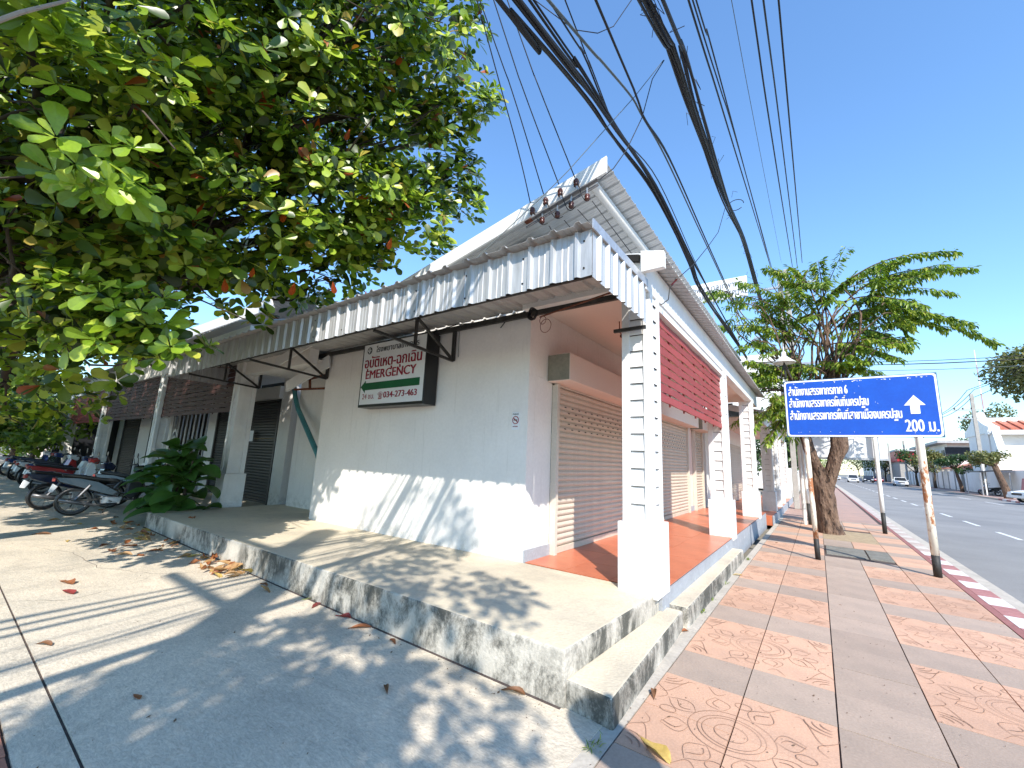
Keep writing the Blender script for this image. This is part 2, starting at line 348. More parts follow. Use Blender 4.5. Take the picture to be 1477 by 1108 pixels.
# pavement
pav = thing('pavement', (0, 0, 0), kind='structure')
B('bed', jointm, -1.16, 1.652, -6, 60, -.15, -.014, pav)
B('far_surface', farpave, -1.14, 1.46, 18.2, 300, -.012, -.002, pav)
S = .52; X0 = -1.05
smesh = {}
def slab(x, y, kind, dz, rz):
    key = kind
    if key not in smesh:
        g = .0045
        smesh[key] = MB().box(-S / 2 + g, S / 2 - g, -S / 2 + g * .6, S / 2 - g * .6, -.05, 0).build('paving_slab', slabpink if kind == 'p' else slabgrey, pav, origin=(0, 0, 0), bevel=.004)
        o = smesh[key]; o.location = (x, y, dz); o.rotation_euler = (rz[0], rz[1], rz[2]); return
    inst(smesh[key], (x, y, dz), pav, rot=rz)
gx = lambda i: X0 + S * (i + .5)
ys = 3.60
for j in range(-9, 28):
    kind_row = (j % 3)    # 0 = grey row, 1,2 = pink rows
    y = ys + S * (j + .5)
    for i in range(5):
        kk = 'g' if (kind_row == 0 or i == 2) else 'p'
        cx_, cy_ = gx(i), y
        if -.35 < cx_ < 1.75 and 12.7 < cy_ < 15.4 and i in (2, 3): continue     # tree pit
        if i in (2, 3) and 10.6 < cy_ < 11.9: continue                            # drain covers
        slab(cx_, cy_, kk, rnd.uniform(-.0025, .0015), (rnd.uniform(-.002, .002), rnd.uniform(-.002, .002), rnd.uniform(-.003, .003)))
B('edge_band', bandred, 1.558, 1.638, -5, 60, -.06, -.001, pav)
B('edge_band', gutterm, -1.16, -1.056, 4.6, 60, -.06, -.003, pav)
B('edge_band', gutterm, -1.16, -1.056, -5, 4.595, -.06, -.004, pav)
B('tree_pit', earth, -.01, 1.28, 13.0, 15.2, -.1, -.006, pav)
B('drain_cover', drain, .02, .66, 10.68, 11.85, -.05, 0.0, pav, bevel=.01)
B('drain_cover', drain, .68, 1.03, 10.68, 11.85, -.05, 0.003, pav, bevel=.01)
# carved flower motifs: thin grooves
def ribbon(mb, pts, wd=.0042, z=.0035):
    P = [Vector((p[0], p[1])) for p in pts]; L = []; n = len(P)
    for i, p in enumerate(P):
        d = (P[min(i + 1, n - 1)] - P[max(i - 1, 0)]).normalized(); nn = Vector((-d.y, d.x)) * wd / 2 * (.35 + .65 * math.sin(math.pi * (i + .5) / n) if P[0] != P[-1] else 1)
        L += [(p.x + nn.x, p.y + nn.y, z), (p.x - nn.x, p.y - nn.y, z)]
    mb.add(L, [(2 * i, 2 * i + 1, 2 * i + 3, 2 * i + 2) for i in range(n - 1)])
def motif():
    mb = MB(); N = 40
    circ = lambda cx, cy, rx, ry=None, a0=0, a1=2 * math.pi, n=N, rot=0: [(cx + math.cos(rot) * rx * math.cos(a) - math.sin(rot) * (ry or rx) * math.sin(a), cy + math.sin(rot) * rx * math.cos(a) + math.cos(rot) * (ry or rx) * math.sin(a)) for a in [a0 + (a1 - a0) * i / (n - 1) for i in range(n)]]
    for r in (.085, .15, .175, .225): ribbon(mb, circ(0, 0, r * 1.05, r))
    for k in range(8):
        a = k * math.pi / 4 + math.pi / 8; c, s = math.cos(a), math.sin(a)
        def P(r, t): return (r * c * 1.0 - t * s, r * s + t * c)
        long = .44 if k % 2 else .40
        ribbon(mb, [P(.235 + (long - .235) * u, .085 * math.sin(math.pi * min(1, u * 1.02)) * (1 - .3 * u)) for u in [i / 12 for i in range(13)]])
        ribbon(mb, [P(.235 + (long - .235) * u, -.085 * math.sin(math.pi * min(1, u * 1.02)) * (1 - .3 * u)) for u in [i / 12 for i in range(13)]])
        ribbon(mb, [P(.27 + .12 * u, .03 * math.sin(math.pi * u * 1.3)) for u in [i / 8 for i in range(9)]], .006)
    for (cx, cy) in ((.37, .02), (-.37, .02), (.02, .37), (-.02, -.37)): ribbon(mb, circ(cx, cy, .05, .04, n=20))
    for sx in (1, -1):
        for sy in (1, -1):
            for q in range(3):
                r0 = .05 + .035 * q
                ribbon(mb, [(sx * (.49 - r0 * math.cos(a) * 1.2), sy * (.48 - r0 * math.sin(a))) for a in [i * math.pi / 2 / 8 for i in range(9)]], .007)
            ribbon(mb, [(sx * (.30 + .17 * u), sy * (.47 - .22 * u + .05 * math.sin(6 * u))) for u in [i / 12 for i in range(13)]])
            ribbon(mb, [(sx * (.47 - .05 * math.sin(5 * u)), sy * (.12 + .22 * u)) for u in [i / 12 for i in range(13)]])
            ribbon(mb, [(sx * (.10 + .12 * u), sy * (.46 - .05 * math.sin(4 * u))) for u in [i / 8 for i in range(9)]])
    return mb
mo = None
for j in range(-3, 5):
    for i in (0, 3):
        x = X0 + S * (i + 1); y = ys + 3 * S * j + 2 * S
        if i == 3 and 10 < y < 15.5: continue
        if mo is None: mo = motif().build('carved_motif', groove, pav, origin=(0, 0, 0)); mo.location = (x, y, 0)
        else:
            q = inst(mo, (x, y, 0), pav, rot=(0, 0, rnd.choice([0, math.pi])))
# concrete lot and its edge, brick path at far left
lot = B('concrete_lot', lotm, -40, -1.16, .71, 6.0, -.3, 0, kind='structure')
MB().prism([(-1.16, -5, -.3), (-1.16, 2.62, -.3), (-2.9, 2.62, -.3), (-2.9, .71, -.3), (-2.3, -5, -.3)], (0, 0, .2985)).build('lot_apron', lotm, kind='structure')
B('lot_edge_strip', lotm, -40, -2.93, .50, .695, -.3, -.004, kind='structure')
B('strip_joint', jointm, -40, -2.93, .69, .715, -.3, -.012, kind='structure')
bp = B('brick_path', jointm, -14, -2.6, -2.5, .50, -.3, -.02, kind='structure')
bs = None
for i in range(26):
    for j in range(7):
        x = -9.0 + i * .25 + (j % 2) * .125; y = .43 - j * .125
        if bs is None: bs = MB().box(-.118, .118, -.056, .056, -.06, 0).build('brick', brickm, bp, origin=(0, 0, 0), bevel=.008); bs.location = Vector((x, y, -.006)) - bp.location
        else: inst(bs, (x, y, -.006 + rnd.uniform(-.003, .003)), bp, rot=(0, 0, rnd.uniform(-.02, .02)))
# platform (raised walkway) with chamfered corner and steps
B('foot_joint', jointm, -10.45, -1.44, 2.628, 2.66, -.02, .003, lot)
for (pts) in ([(-9.5, 1.1), (-8.6, 1.45), (-7.4, 1.5), (-6.6, 1.9), (-6.1, 2.64)], [(-6.4, .72), (-6.1, 1.1), (-6.25, 1.5)]):
    P = []
    for a, b_ in zip(pts[:-1], pts[1:]):
        for k in range(8): t = k / 8; P.append((a[0] + (b_[0] - a[0]) * t + rnd.gauss(0, .018), a[1] + (b_[1] - a[1]) * t + rnd.gauss(0, .018)))
    mb = MB(); ribbon(mb, P, .0045, .0025); mb.build('crack', jointm, lot)
lit = MB()
for k in range(1500):
    if k % 3: x, y = rnd.uniform(-1.1, 1.8), 1 + 13 * rnd.random() ** 1.6
    else: x, y = rnd.uniform(-10, -1.3), rnd.uniform(.5, 2.6) if k % 2 else 2.62 - abs(rnd.gauss(0, .12))
    s = rnd.uniform(.002, .007) * (1 + (k % 11 == 0)); a = rnd.uniform(0, 3.1); c, d = math.cos(a) * s, math.sin(a) * s
    lit.add([(x - c, y - d, .003), (x + d * .6, y - c * .6, .005), (x + c, y + d, .004 + s * .5), (x - d * .6, y + c * .6, .005)], [(0, 1, 2, 3)])
lit.build('litter', mat('leaf_litter', (.16, .10, .06), .9, bump=0), origin=(0, 0, 0), label='fine crumbs of dry leaf and grit scattered over the lot and pavement', cat='litter', kind='stuff')
pm = MB(); zt = lambda x: .34 if x > -3 else .34 - .07 * (min(-x, 10.4) - 3) / 7.4
top = [(-10.45, 2.66), (-7, 2.65), (-3, 2.65), (-1.42, 2.65), (-1.345, 4.24), (-1.345, 4.42), (-3, 4.42), (-7.6, 4.42), (-7.6, 6.2), (-10.45, 6.2)]
pm.add([(x, y, -.1) for x, y in top] + [(x, y, zt(x)) for x, y in top], [])
n = len(top)
pm.f += [tuple(range(n, 2 * n))] + [(i, (i + 1) % n, (i + 1) % n + n, i + n) for i in range(n)]
pl = pm.build('raised_walkway', [platm, sidem], kind='structure')
for p in pl.data.polygons:
    if abs(p.normal.z) < .5: p.material_index = 1
bv = pl.modifiers.new('b', 'BEVEL'); bv.width = .018; bv.segments = 3
st1 = MB().prism([(-1.43, 2.67, -.1), (-1.09, 2.65, -.1), (-1.17, 4.60, -.1), (-1.35, 4.60, -.1)], (0, 0, .265)).build('lower_step', [platm, sidem], kind='structure')
st2 = MB().prism([(-1.34, 4.66, -.1), (-1.135, 4.66, -.1), (-1.15, 8.60, -.1), (-1.34, 8.60, -.1)], (0, 0, .28)).build('porch_step', [platm, sidem], kind='structure')
for o in (st1, st2):
    for p in o.data.polygons:
        if abs(p.normal.z) < .5: p.material_index = 1
    bv = o.modifiers.new('b', 'BEVEL'); bv.width = .02; bv.segments = 3

# ================================================================== SHOP BUILDING ON THE CORNER
shop = thing('shop_building', (-3, 4.4, 0), 'white corner shop building with terracotta tiled porch, clad columns and cream roller shutters', 'building')
zr = lambda x: 4.93 + .213 * (x + 1.71)            # upper roof plane
B('front_wall', whitewall, -7.80, -2.95, 4.40, 4.56, .0, 3.62, shop)
B('front_wall_return', whitewall, -7.80, -7.66, 4.57, 5.3, .0, 3.62, shop)
B('recess_wall', whitewall, -10.15, -7.81, 5.12, 5.3, .0, 3.25, shop)
# gable boards
mbv = MB(); z = 3.63; src = None
while z < 4.62:
    x0 = (z + .02 - 4.78) / .213 - 1.71
    x0 = max(x0, -7.7)
    x0b = max(-7.8, (z + .205 - 4.78) / .213 - 1.71)
    if x0 < -3.02:
        MB().prism([(x0, 4.37, z), (-2.97, 4.37, z), (-2.97, 4.395, z + .205), (max(x0b, x0), 4.395, z + .205)] if x0b < -2.97 else [(x0, 4.37, z), (-2.97, 4.37, z), (-2.97, 4.39, z + .12)], (0, .03, 0)).build('gable_board', white, shop, bevel=.003)
    z += .20
B('gable_backing', white, -7.78, -3.0, 4.42, 4.50, 3.62, 3.9, shop)
MB().prism([(-7.6, 4.44, 3.6), (-3.0, 4.44, 3.6), (-3.0, 4.44, 4.62), (-7.6, 4.44, 3.64)], (0, .05, 0)).build('gable_backing', white, shop)
B('clerestory_wall', whitewall, -3.09, -2.955, 4.57, 14.4, 3.6, 4.60, shop)
# side wall pieces round the shutters
zf = .34
for (a, b_) in ((4.565, 5.0), (8.36, 9.02), (12.38, 13.1), (14.2, 14.6)):
    B('wall_pier', peach if a > 5 else whitewall, -3.12, -2.952, a, b_, 0, 2.66, shop)
    B('skirting', greyedge, -2.95, -2.93, a + .002 if a > 5 else 4.402, b_ - .002, zf, zf + .14, shop)
B('wall_head', whitewall, -3.12, -2.952, 4.565, 14.6, 2.662, 3.6, shop)
B('back_void', hole, -3.6, -3.2, 4.8, 14.5, 0, 2.7, shop)
def shutter(parent, x, y0, y1, z0, z1, m=shut, vents=True, frame=shutframe, box=True, slat=.0775):
    fr = MB().box(x - .02, x + .07, y0, y0 + .07, z0, z1).box(x - .02, x + .07, y1 - .07, y1, z0, z1).box(x - .02, x + .02, y0, y1, z1 - .03, z1)
    f = fr.build('roller_shutter', frame, parent, bevel=.004)
    prof = [(x, 0), (x + .004, .006), (x + .020, .018), (x + .026, .038), (x + .021, .058), (x + .005, .070), (x, .0772)]
    n = int((z1 - z0 - .09) / slat)
    mb = MB(); mb.add([(px, y0 + .072, pz) for px, pz in prof] + [(px, y1 - .072, pz) for px, pz in prof], [(i, i + 1, i + 8, i + 7) for i in range(6)])
    src = mb.build('shutter_slat', m, f, origin=(x, y0, 0)); zz = z0 + .085
    src.location.z = zz
    for i in range(1, n):
        inst(src, (x, y0, zz + i * slat), f)
    B('bottom_bar', m, x, x + .035, y0 + .072, y1 - .072, z0 + .005, z0 + .083, f, bevel=.004)
    if vents:
        vb = MB(); k0 = int((2.02 - zz) / slat)
        for r_ in range(5):
            zc = zz + (k0 + r_) * slat + .04
            y = y0 + .28 + (r_ % 2) * .11
            while y < y1 - .3: vb.box(x + .02, x + .029, y, y + .055, zc - .007, zc + .007); y += .22
        vb.build('vent_slots', hole, f, kind='stuff')
    if box:
        B('shutter_box', soffitm if m is shut else m, x - .01, x + .33, y0 - .14, y1 + .05, z1 + .002, z1 + .38, f, bevel=.006)
        B('box_end', mat('olive_grey_paint', (.26, .25, .20), .7), x - .01, x + .32, y0 - .146, y0 - .141, z1 + .01, z1 + .37, f)
    return f
shutter(shop, -2.93, 5.0, 8.36, zf, 2.63)
shutter(shop, -2.93, 9.02, 12.38, zf, 2.63)
shutter(shop, -2.93, 13.1, 14.2, zf, 2.63)
# porch floor and tiles
B('porch_slab', greyedge, -2.94, -1.315, 4.43, 14.6, -.1, .325, shop)
pf = B('tile_floor', jointm, -2.93, -1.33, 4.43, 14.6, .326, .333, shop)
tsrc = None; y = 4.432
while y < 14.4:
    for (xa) in (-2.93, -2.395, -1.86):
        wd = .533
        if tsrc is None: tsrc = MB().box(0, .531, 0, .597, 0, .010).build('floor_tile', tilem, pf, origin=(0, 0, 0)); tsrc.location = Vector((xa, y, .334)) - rootorigin(pf)
        else: inst(tsrc, (xa, y, .334 + rnd.uniform(-.0006, .0006)), pf)
    y += .60
# ceiling, beam
B('porch_ceiling', soffitm, -2.95, -1.45, 4.30, 14.5, 3.60, 3.63, shop)
B('porch_beam', white, -1.50, -1.345, 4.18, 14.3, 3.40, 3.755, shop, bevel=.006)
B('beam_end', white, -2.95, -1.51, 4.19, 4.29, 3.46, 3.70, shop)
def column(parent, x, y, z0, zb=.98, ztop=3.40, name='column'):
    """square pier: plain plinth, corner boards and lapped planks between them"""
    core = B(name, white, x - .13, x + .13, y - .13, y + .13, z0, ztop, parent)
    B('plinth', white, x - .20, x + .20, y - .20, y + .20, z0, zb, core, bevel=.008)
    for sx in (-1, 1):
        for sy in (-1, 1):
            B('corner_board', white, x + (.075 if sx > 0 else -.16), x + (.16 if sx > 0 else -.075), y + (.075 if sy > 0 else -.16), y + (.16 if sy > 0 else -.075), zb + .002, ztop, core, bevel=.003)
    z = zb + .004; pa = pb = None
    while z < ztop - .02:
        hh = min(.172, ztop - z)
        MB().prism([(x - .074, y - .152, z), (x + .074, y - .152, z), (x + .074, y - .134, z + hh), (x - .074, y - .134, z + hh)], (0, .02, 0)).build('lapped_plank', white, core)
        MB().prism([(x + .152, y - .074, z), (x + .152, y + .074, z), (x + .134, y + .074, z + hh), (x + .134, y - .074, z + hh)], (-.02, 0, 0)).build('lapped_plank', white, core)
        MB().box(x - .07, x + .07, y - .149, y - .131, z - .006, z).build('lap_shadow_strip', hole, core)  # black strips drawn as the shadow line under each lap
        MB().box(x + .131, x + .149, y - .07, y + .07, z - .006, z).build('lap_shadow_strip', hole, core)
        z += .178
    return core
for yy in (4.45, 8.86, 13.12):
    column(shop, -1.50, yy, zf - .05 if yy > 5 else .30)
# woven red slat screen in first bay
def slatscreen(parent, along, c, a, b_, z0, z1, rows=9, cells=6, m=redslat, out=1):
    """horizontal boards woven past upright battens; along='y': plane x=c, boards face +x"""
    P = (lambda u, d, z: (c + out * d, u, z)) if along == 'y' else (lambda u, d, z: (u, c - out * d, z))
    bt = MB()
    for i in range(cells + 1):
        u = a + (b_ - a) * i / cells
        bt.bar(P(u, -.012, z0 - .02), P(u, -.012, z1), .022)
    bt.bar(P(a, -.012, z1 - .01), P(b_, -.012, z1 - .01), .018).bar(P(a, -.012, z0 + .02), P(b_, -.012, z0 + .02), .018)
    base = bt.build('slat_screen', m, parent)
    hgt = (z1 - z0) / rows
    for r_ in range(rows):
        n = cells * 4; V = []; zz0 = z0 + r_ * hgt + .006; zz1 = z0 + (r_ + 1) * hgt - .008
        for i in range(n + 1):
            u = a + (b_ - a) * i / n; ph = math.pi * (i / 4 + (r_ % 2))
            d = .010 + .0045 * math.cos(ph)
            V += [P(u, d + .004, zz0 + .006 * math.cos(ph * 2)), P(u, d - .004, zz1 - .006 * math.cos(ph * 2)), P(u, d - .012, zz1), P(u, d - .004, zz0)]
        F = []
        for i in range(n):
            for q in range(4):
                F.append((i * 4 + q, i * 4 + (q + 1) % 4, (i + 1) * 4 + (q + 1) % 4, (i + 1) * 4 + q))
        F += [(0, 3, 2, 1), (n * 4, n * 4 + 1, n * 4 + 2, n * 4 + 3)]
        MB().add(V, F).build('slat', m, base)
    return base
slatscreen(shop, 'y', -1.42, 4.62, 8.69, 2.29, 3.30, rows=9, cells=6)
B('screen_rail', white, -1.50, -1.36, 4.62, 8.69, 3.31, 3.40, shop)
# corrugated profiles
def corr(u0, u1, pitch, rib, hgt, phase=0.):
    """trapezoid rib profile: list of (u, h)"""
    out = [(u0, 0)]; u = u0 + phase
    while u + rib < u1:
        for du, hh in ((0, 0), (rib * .28, hgt), (rib * .72, hgt), (rib, 0)):
            if u + du > u0: out.append((u + du, hh))
        pm_ = pitch - rib
        for k in (1, 2):
            uu = u + rib + pm_ * k / 3
            if uu + .012 < u1: out += [(uu - .008, 0), (uu, hgt * .16), (uu + .008, 0)]
        u += pitch
    out.append((u1, 0)); return out
# upper roof in sheets .76 wide
y = 3.97
while y < 14.4:
    pr = corr(y, y + .76, .19, .05, .024)
    prof = [(-1.71, u, zr(-1.71) + hh) for u, hh in pr]
    d = (-7.3, 0, -7.3 * .213)
    MB().sheet(prof, d, .003).build('roof_sheet', zincroof, shop)
    y += .76
B('verge_trim', white, 0, 0, 0, 0, 0, 0, shop) if False else None
MB().prism([(-1.69, 3.93, zr(-1.69) - .16), (-1.69, 3.93, zr(-1.69) + .045), (-9.0, 3.93, zr(-9) + .045), (-9.0, 3.93, zr(-9) - .16)][::-1], (0, .03, 0)).build('verge_board', white, shop, bevel=.004)
MB().tube([(-1.93, 3.965, zr(-1.93) - .075), (-1.93, 14.4, zr(-1.93) - .075)], .058, 14).build('eaves_pipe', white, shop, smooth=True)
for k in range(5):
    yy = 4.9 + k * 2.2
    MB().bar((-3.0, yy, zr(-3) - .06), (-1.80, yy, zr(-1.8) - .06), .05, .08).build('rafter', white, shop) if k > 0 else None
# lean-to roof over the porch
zl = lambda x: 3.735 - .235 * (x + 1.16)
y = 4.16
while y < 14.2:
    pr = corr(y, y + .76, .127, .045, .022)
    MB().sheet([(-1.16, u, zl(-1.16) + hh) for u, hh in pr], (-1.84, 0, 1.84 * .235), .003).build('porch_roof_sheet', roofgrey, shop)
    y += .76
MB().prism([(-1.13, 4.09, 3.56), (-1.13, 4.09, 3.74), (-1.37, 4.09, 3.80), (-1.37, 4.09, 3.56)][::-1], (0, .07, 0)).build('verge_end', white, shop, bevel=.004)
MB().prism([(-1.40, 4.12, 3.70), (-1.40, 4.12, 3.78), (-2.95, 4.12, 4.15), (-2.95, 4.12, 4.07)][::-1], (0, .04, 0)).build('verge_board', hole, shop)
# small things of the building: conduit stubs, door bell, socket
MB().tube([(-2.2, 5.6, 3.6), (-2.2, 5.6, 3.44), (-2.17, 5.63, 3.40)], .008, 6).build('ceiling_conduit', rustm, shop)
MB().box(-2.19, -2.12, 5.59, 5.66, 3.36, 3.40).build('ceiling_conduit', rustm, shop)
MB().box(-1.85, -1.68, 5.3, 5.37, 3.33, 3.36).build('ceiling_bracket', rustm, shop)
for k, yy in enumerate((9.2, 11.5)):
    MB().tube([(-2.95, yy, 3.1), (-1.6, yy, 3.14)], .02, 6).build('tie_rod', steel, shop)
# teal rain pipe and slanted barge board in the recess
MB().tube([at(424, 556, 1, 5.0), at(426, 573, 1, 5.0), at(430, 590, 1, 4.95), at(458, 655, 1, 4.72), at(463, 672, 1, 4.70)], .055, 12).build('rain_pipe', tealp, shop, smooth=True)
MB().prism([at(412, 551, 1, 4.3), at(412, 565, 1, 4.3), at(474, 529, 1, 4.3), at(474, 512, 1, 4.3)], (0, .04, 0)).build('barge_board', white, shop)
for (a, b_) in (((425, 552), (474, 540)), ((425, 562), (474, 560)), ((447, 540), (447, 560))):
    MB().bar(at(*a, 1, 4.7), at(*b_, 1, 4.7), .04).build('recess_frame', rustm, shop)
# dark entrance beyond the recess
shutter(shop, 0, 0, 1, 0, .3, m=darkshut, vents=False, box=False) if False else None
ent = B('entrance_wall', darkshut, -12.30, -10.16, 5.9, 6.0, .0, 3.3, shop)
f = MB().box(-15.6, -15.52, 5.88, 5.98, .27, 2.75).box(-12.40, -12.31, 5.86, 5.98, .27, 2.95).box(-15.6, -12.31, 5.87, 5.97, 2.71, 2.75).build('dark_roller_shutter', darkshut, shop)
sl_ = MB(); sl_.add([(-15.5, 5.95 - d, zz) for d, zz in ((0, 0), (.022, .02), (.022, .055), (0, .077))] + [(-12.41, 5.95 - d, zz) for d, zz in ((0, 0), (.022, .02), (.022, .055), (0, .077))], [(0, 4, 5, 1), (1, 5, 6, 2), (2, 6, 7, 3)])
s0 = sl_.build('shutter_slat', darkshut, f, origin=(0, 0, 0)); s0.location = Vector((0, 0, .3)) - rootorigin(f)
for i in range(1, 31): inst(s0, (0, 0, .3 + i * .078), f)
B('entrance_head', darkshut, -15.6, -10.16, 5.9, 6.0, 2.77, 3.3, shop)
B('entrance_beam', whitewall, -10.62, -7.82, 4.02, 4.2, 3.22, 3.62, shop)
B('entrance_ceiling', whitewall, -10.62, -7.82, 4.21, 5.9, 3.3, 3.33, shop)

# ================================================================== METAL CANOPY OVER THE WALKWAY
can = thing('metal_canopy', (-6.5, 2.9, 3.0), 'long corrugated zinc canopy with hanging ribbed apron projecting over the concrete walkway', 'canopy')
x = -1.37; k = 0
while x > -11.6:
    x1 = max(x - .705, -11.65)
    pr = corr(0, x - x1, .235, .062, .028, phase=.10)
    j = rnd.uniform(-.004, .004)
    MB().sheet([(x - u, 2.90 - hh + j, 3.045 + rnd.uniform(-.004, .004)) for u, hh in pr], (0, 0, .405), .002).build('apron_panel', zinc, can)
    x = x1
y = 2.905
for yy in (2.905, 3.605):
    pr = corr(yy, min(yy + .70, 4.22), .178, .062, .028, phase=.08)
    MB().sheet([(-1.365 + hh, u, 3.03) for u, hh in pr], (0, 0, .40), -.002).build('side_apron_panel', zinc, can)
pr = corr(2.905, 4.2, .178, .06, .028)
MB().sheet([(-11.65 - hh, u, 3.045) for u, hh in pr], (0, 0, .40), .002).build('side_apron_panel', zinc, can)
MB().bar((-1.345, 2.86, 3.475), (-1.345, 4.23, 3.475), .012, .085).build('edge_flashing', galv, can)
x = -1.36
while x > -11.6:
    x1 = max(x - .76, -11.7)
    pr = corr(0, x - x1, .235, .075, .030, phase=.06)
    MB().sheet([(x - u, 2.80, 3.462 + hh) for u, hh in pr], (0, 1.58, .07), .002).build('canopy_roof_sheet', zincunder, can)
    x = x1
fr = MB()
fr.bar((-11.6, 4.33, 3.44), (-1.42, 4.33, 3.44), .05, .07)
fr.bar((-11.6, 2.95, 3.41), (-1.42, 2.95, 3.41), .04, .04)
fr.bar((-11.6, 3.65, 3.43), (-1.42, 3.65, 3.43), .04, .04)
fr.build('canopy_frame', steel, can)
for xx in (-4.30, -7.72, -10.6):
    b = MB()
    zb = 2.96
    b.bar((xx, 4.36, zb), (xx, 4.36, 3.42), .045); b.bar((xx, 4.36, zb), (xx, 2.96, 3.04), .035)
    b.bar((xx, 4.34, zb + .02), (xx, 3.62, 3.41), .035); b.bar((xx, 3.62, 3.02), (xx, 3.62, 3.42), .035)
    b.build('bracket', steel, can)
MB().bar((-1.72, 4.22, 2.99), (-1.37, 4.22, 2.99), .035).build('side_rail', steel, can)
MB().bar((-2.75, 4.30, 3.36), (-1.42, 3.55, 3.16), .014).build('tie_rod', rustm, can)
sc_ = MB()
for xx in (-1.44, -1.50, -2.05, -2.2, -2.75, -3.5, -4.1, -4.9, -5.6):
    for zz in (3.12, 3.36): sc_.lathe([(0, -.006), (.008, -.006), (.009, 0)], 6, (xx, 2.897, zz), 'y')
sc_.build('screws', hole, can, kind='stuff')

# ================================================================== LIGHTBOX SIGN
TL, TR, BL, BR = at(526, 493, 1, 4.12), at(622, 480, 1, 4.12), at(518, 588, 1, 4.12), at(617, 580, 1, 4.12)
sx0, sx1, sz0, sz1 = -6.22, -4.62, 2.30, 3.40
yf = 4.12
sgn = thing('lightbox_sign', ((sx0 + sx1) / 2, 4.25, sz0), 'white EMERGENCY lightbox sign with green arrow on the front wall under the canopy', 'sign')
B('sign_case', blackp, sx0, sx1, yf + .004, 4.38, sz0, sz1, sgn, bevel=.006)
B('sign_face', lightbox, sx0 + .035, sx1 - .02, yf, yf + .003, sz0 + .045, sz1 - .03, sgn)
rt = (math.pi / 2, 0, 0); W_ = sx1 - sx0
LAY = [0]
def tx(b, fx, fz, size, m, wd, off=0, ext=.0004, **k):
    LAY[0] += 1
    return text(b, (sx0 + W_ * fx, yf - .003 - .0013 * (LAY[0] % 4), sz0 + fz), rt, size, m, sgn, width=wd * W_, off=0, ext=ext, **k)
for dx in (0, .003): tx('โรงพยาบาลเทพากร', .23 + dx, .915, .135, blacktxt, .66, off=.002)
for dx in (0, .004, -.004): tx('อุบัติเหตุ-ฉุกเฉิน', .06 + dx, .665, .25, redtxt, .88, off=.004)
for dx in (0, .005, -.005): tx('EMERGENCY', .095 + dx, .475, .205, redtxt, .78, off=.003)
tx('24 ชม.', .07, .135, .125, redtxt, .20, off=.002)
tx('☎', .33, .135, .12, redtxt, .075)
for dx in (0, .003): tx('034-273-463', .42 + dx, .135, .14, redtxt, .49, off=.002)
MB().prism([(sx0 + .04, yf - .004, sz0 + .345), (sx0 + .165, yf - .004, sz0 + .24), (sx0 + .165, yf - .004, sz0 + .285), (sx1 - .10, yf - .004, sz0 + .285), (sx1 - .10, yf - .004, sz0 + .405), (sx0 + .165, yf - .004, sz0 + .405), (sx0 + .165, yf - .004, sz0 + .45)], (0, .003, 0)).build('green_arrow', greentxt, sgn)
MB().lathe([(0, -.003), (.062, -.003), (.062, 0)], 28, (sx0 + .19, yf - .001, sz0 + .965), 'y').build('cross_roundel', blacktxt, sgn)
MB().box(sx0 + .175, sx0 + .205, yf - .008, yf - .005, sz0 + .92, sz0 + 1.01).box(sx0 + .145, sx0 + .235, yf - .008, yf - .0055, sz0 + .95, sz0 + .98).build('roundel_cross', lightbox, sgn)
# no smoking notice
ns = thing('no_smoking_notice', (-3.10, 4.39, 1.93), 'small white no smoking notice stuck on the front wall near its corner', 'notice')
B('notice_sheet', signwhite, -3.19, -3.07, 4.392, 4.398, 1.93, 2.16, ns)
MB().lathe([(.042, -.002), (.052, -.002), (.052, 0), (.042, 0), (.042, -.002)], 24, (-3.13, 4.391, 2.055), 'y').build('red_ring', redtxt, ns)
MB().bar((-3.165, 4.389, 2.085), (-3.095, 4.389, 2.025), .004, .010, up=(0, 0, 1)).build('red_slash', redtxt, ns)
MB().box(-3.16, -3.10, 4.388, 4.390, 2.05, 2.062).build('cigarette', blacktxt, ns)
text('ห้ามสูบบุหรี่', (-3.175, 4.390, 2.125), rt, .028, blacktxt, ns, width=.09)
text('NO SMOKING', (-3.17, 4.390, 1.965), rt, .02, redtxt, ns, width=.08)
# coiled spare cable hanging at the soffit
mb = MB()
for k in range(9):
    c0 = Vector(at(768, 453, 1, 4.1)) + Vector((rnd.uniform(-.012, .012), rnd.uniform(-.02, .02), rnd.uniform(-.012, .012))); r0 = .055 + rnd.uniform(-.008, .01)
    mb.tube([c0 + Vector((r0 * math.cos(a), .01 * math.sin(3 * a), r0 * 1.1 * math.sin(a))) for a in [2 * math.pi * i / 18 for i in range(19)]], .006, 5)
mb.build('coiled_cable', cablem, smooth=True, label='black coiled spare cable tied under the canopy at the wall corner', cat='cable coil')
mb = MB()
for (cx, cy, rr) in ((787, 470, .085), (783, 462, .05)):
    c0 = Vector(at(cx, cy, 1, 4.15)); mb.tube([c0 + Vector((rr * .9 * math.cos(a), 0, rr * math.sin(a))) for a in [2 * math.pi * i / 20 for i in range(21)]], .004, 5)
mb.build('thin_wire_loop', rustm, smooth=True, label='thin brown loose wire loops dangling beside the black cable coil', cat='wire')
mb = MB(); mb.tube([at(x_, y_, 1, 4.37) for x_, y_ in ((560, 500), (660, 468), (700, 465), (735, 457), (760, 449))], .008, 6)
mb.tube([at(x_, y_, 1, 4.37) for x_, y_ in ((728, 458), (729, 464), (722, 473))], .007, 6)
mb.build('wall_cable', cablem, label='black cable running along the top of the front wall with a hanging end', cat='cable')
mb = MB(); mb.tube([at(663, 466, 1, 4.385), at(661, 515, 1, 4.385)], .004, 5); mb.build('hanging_wire', cablegrey, label='thin grey wire hanging down the front wall right of the EMERGENCY sign', cat='wire')

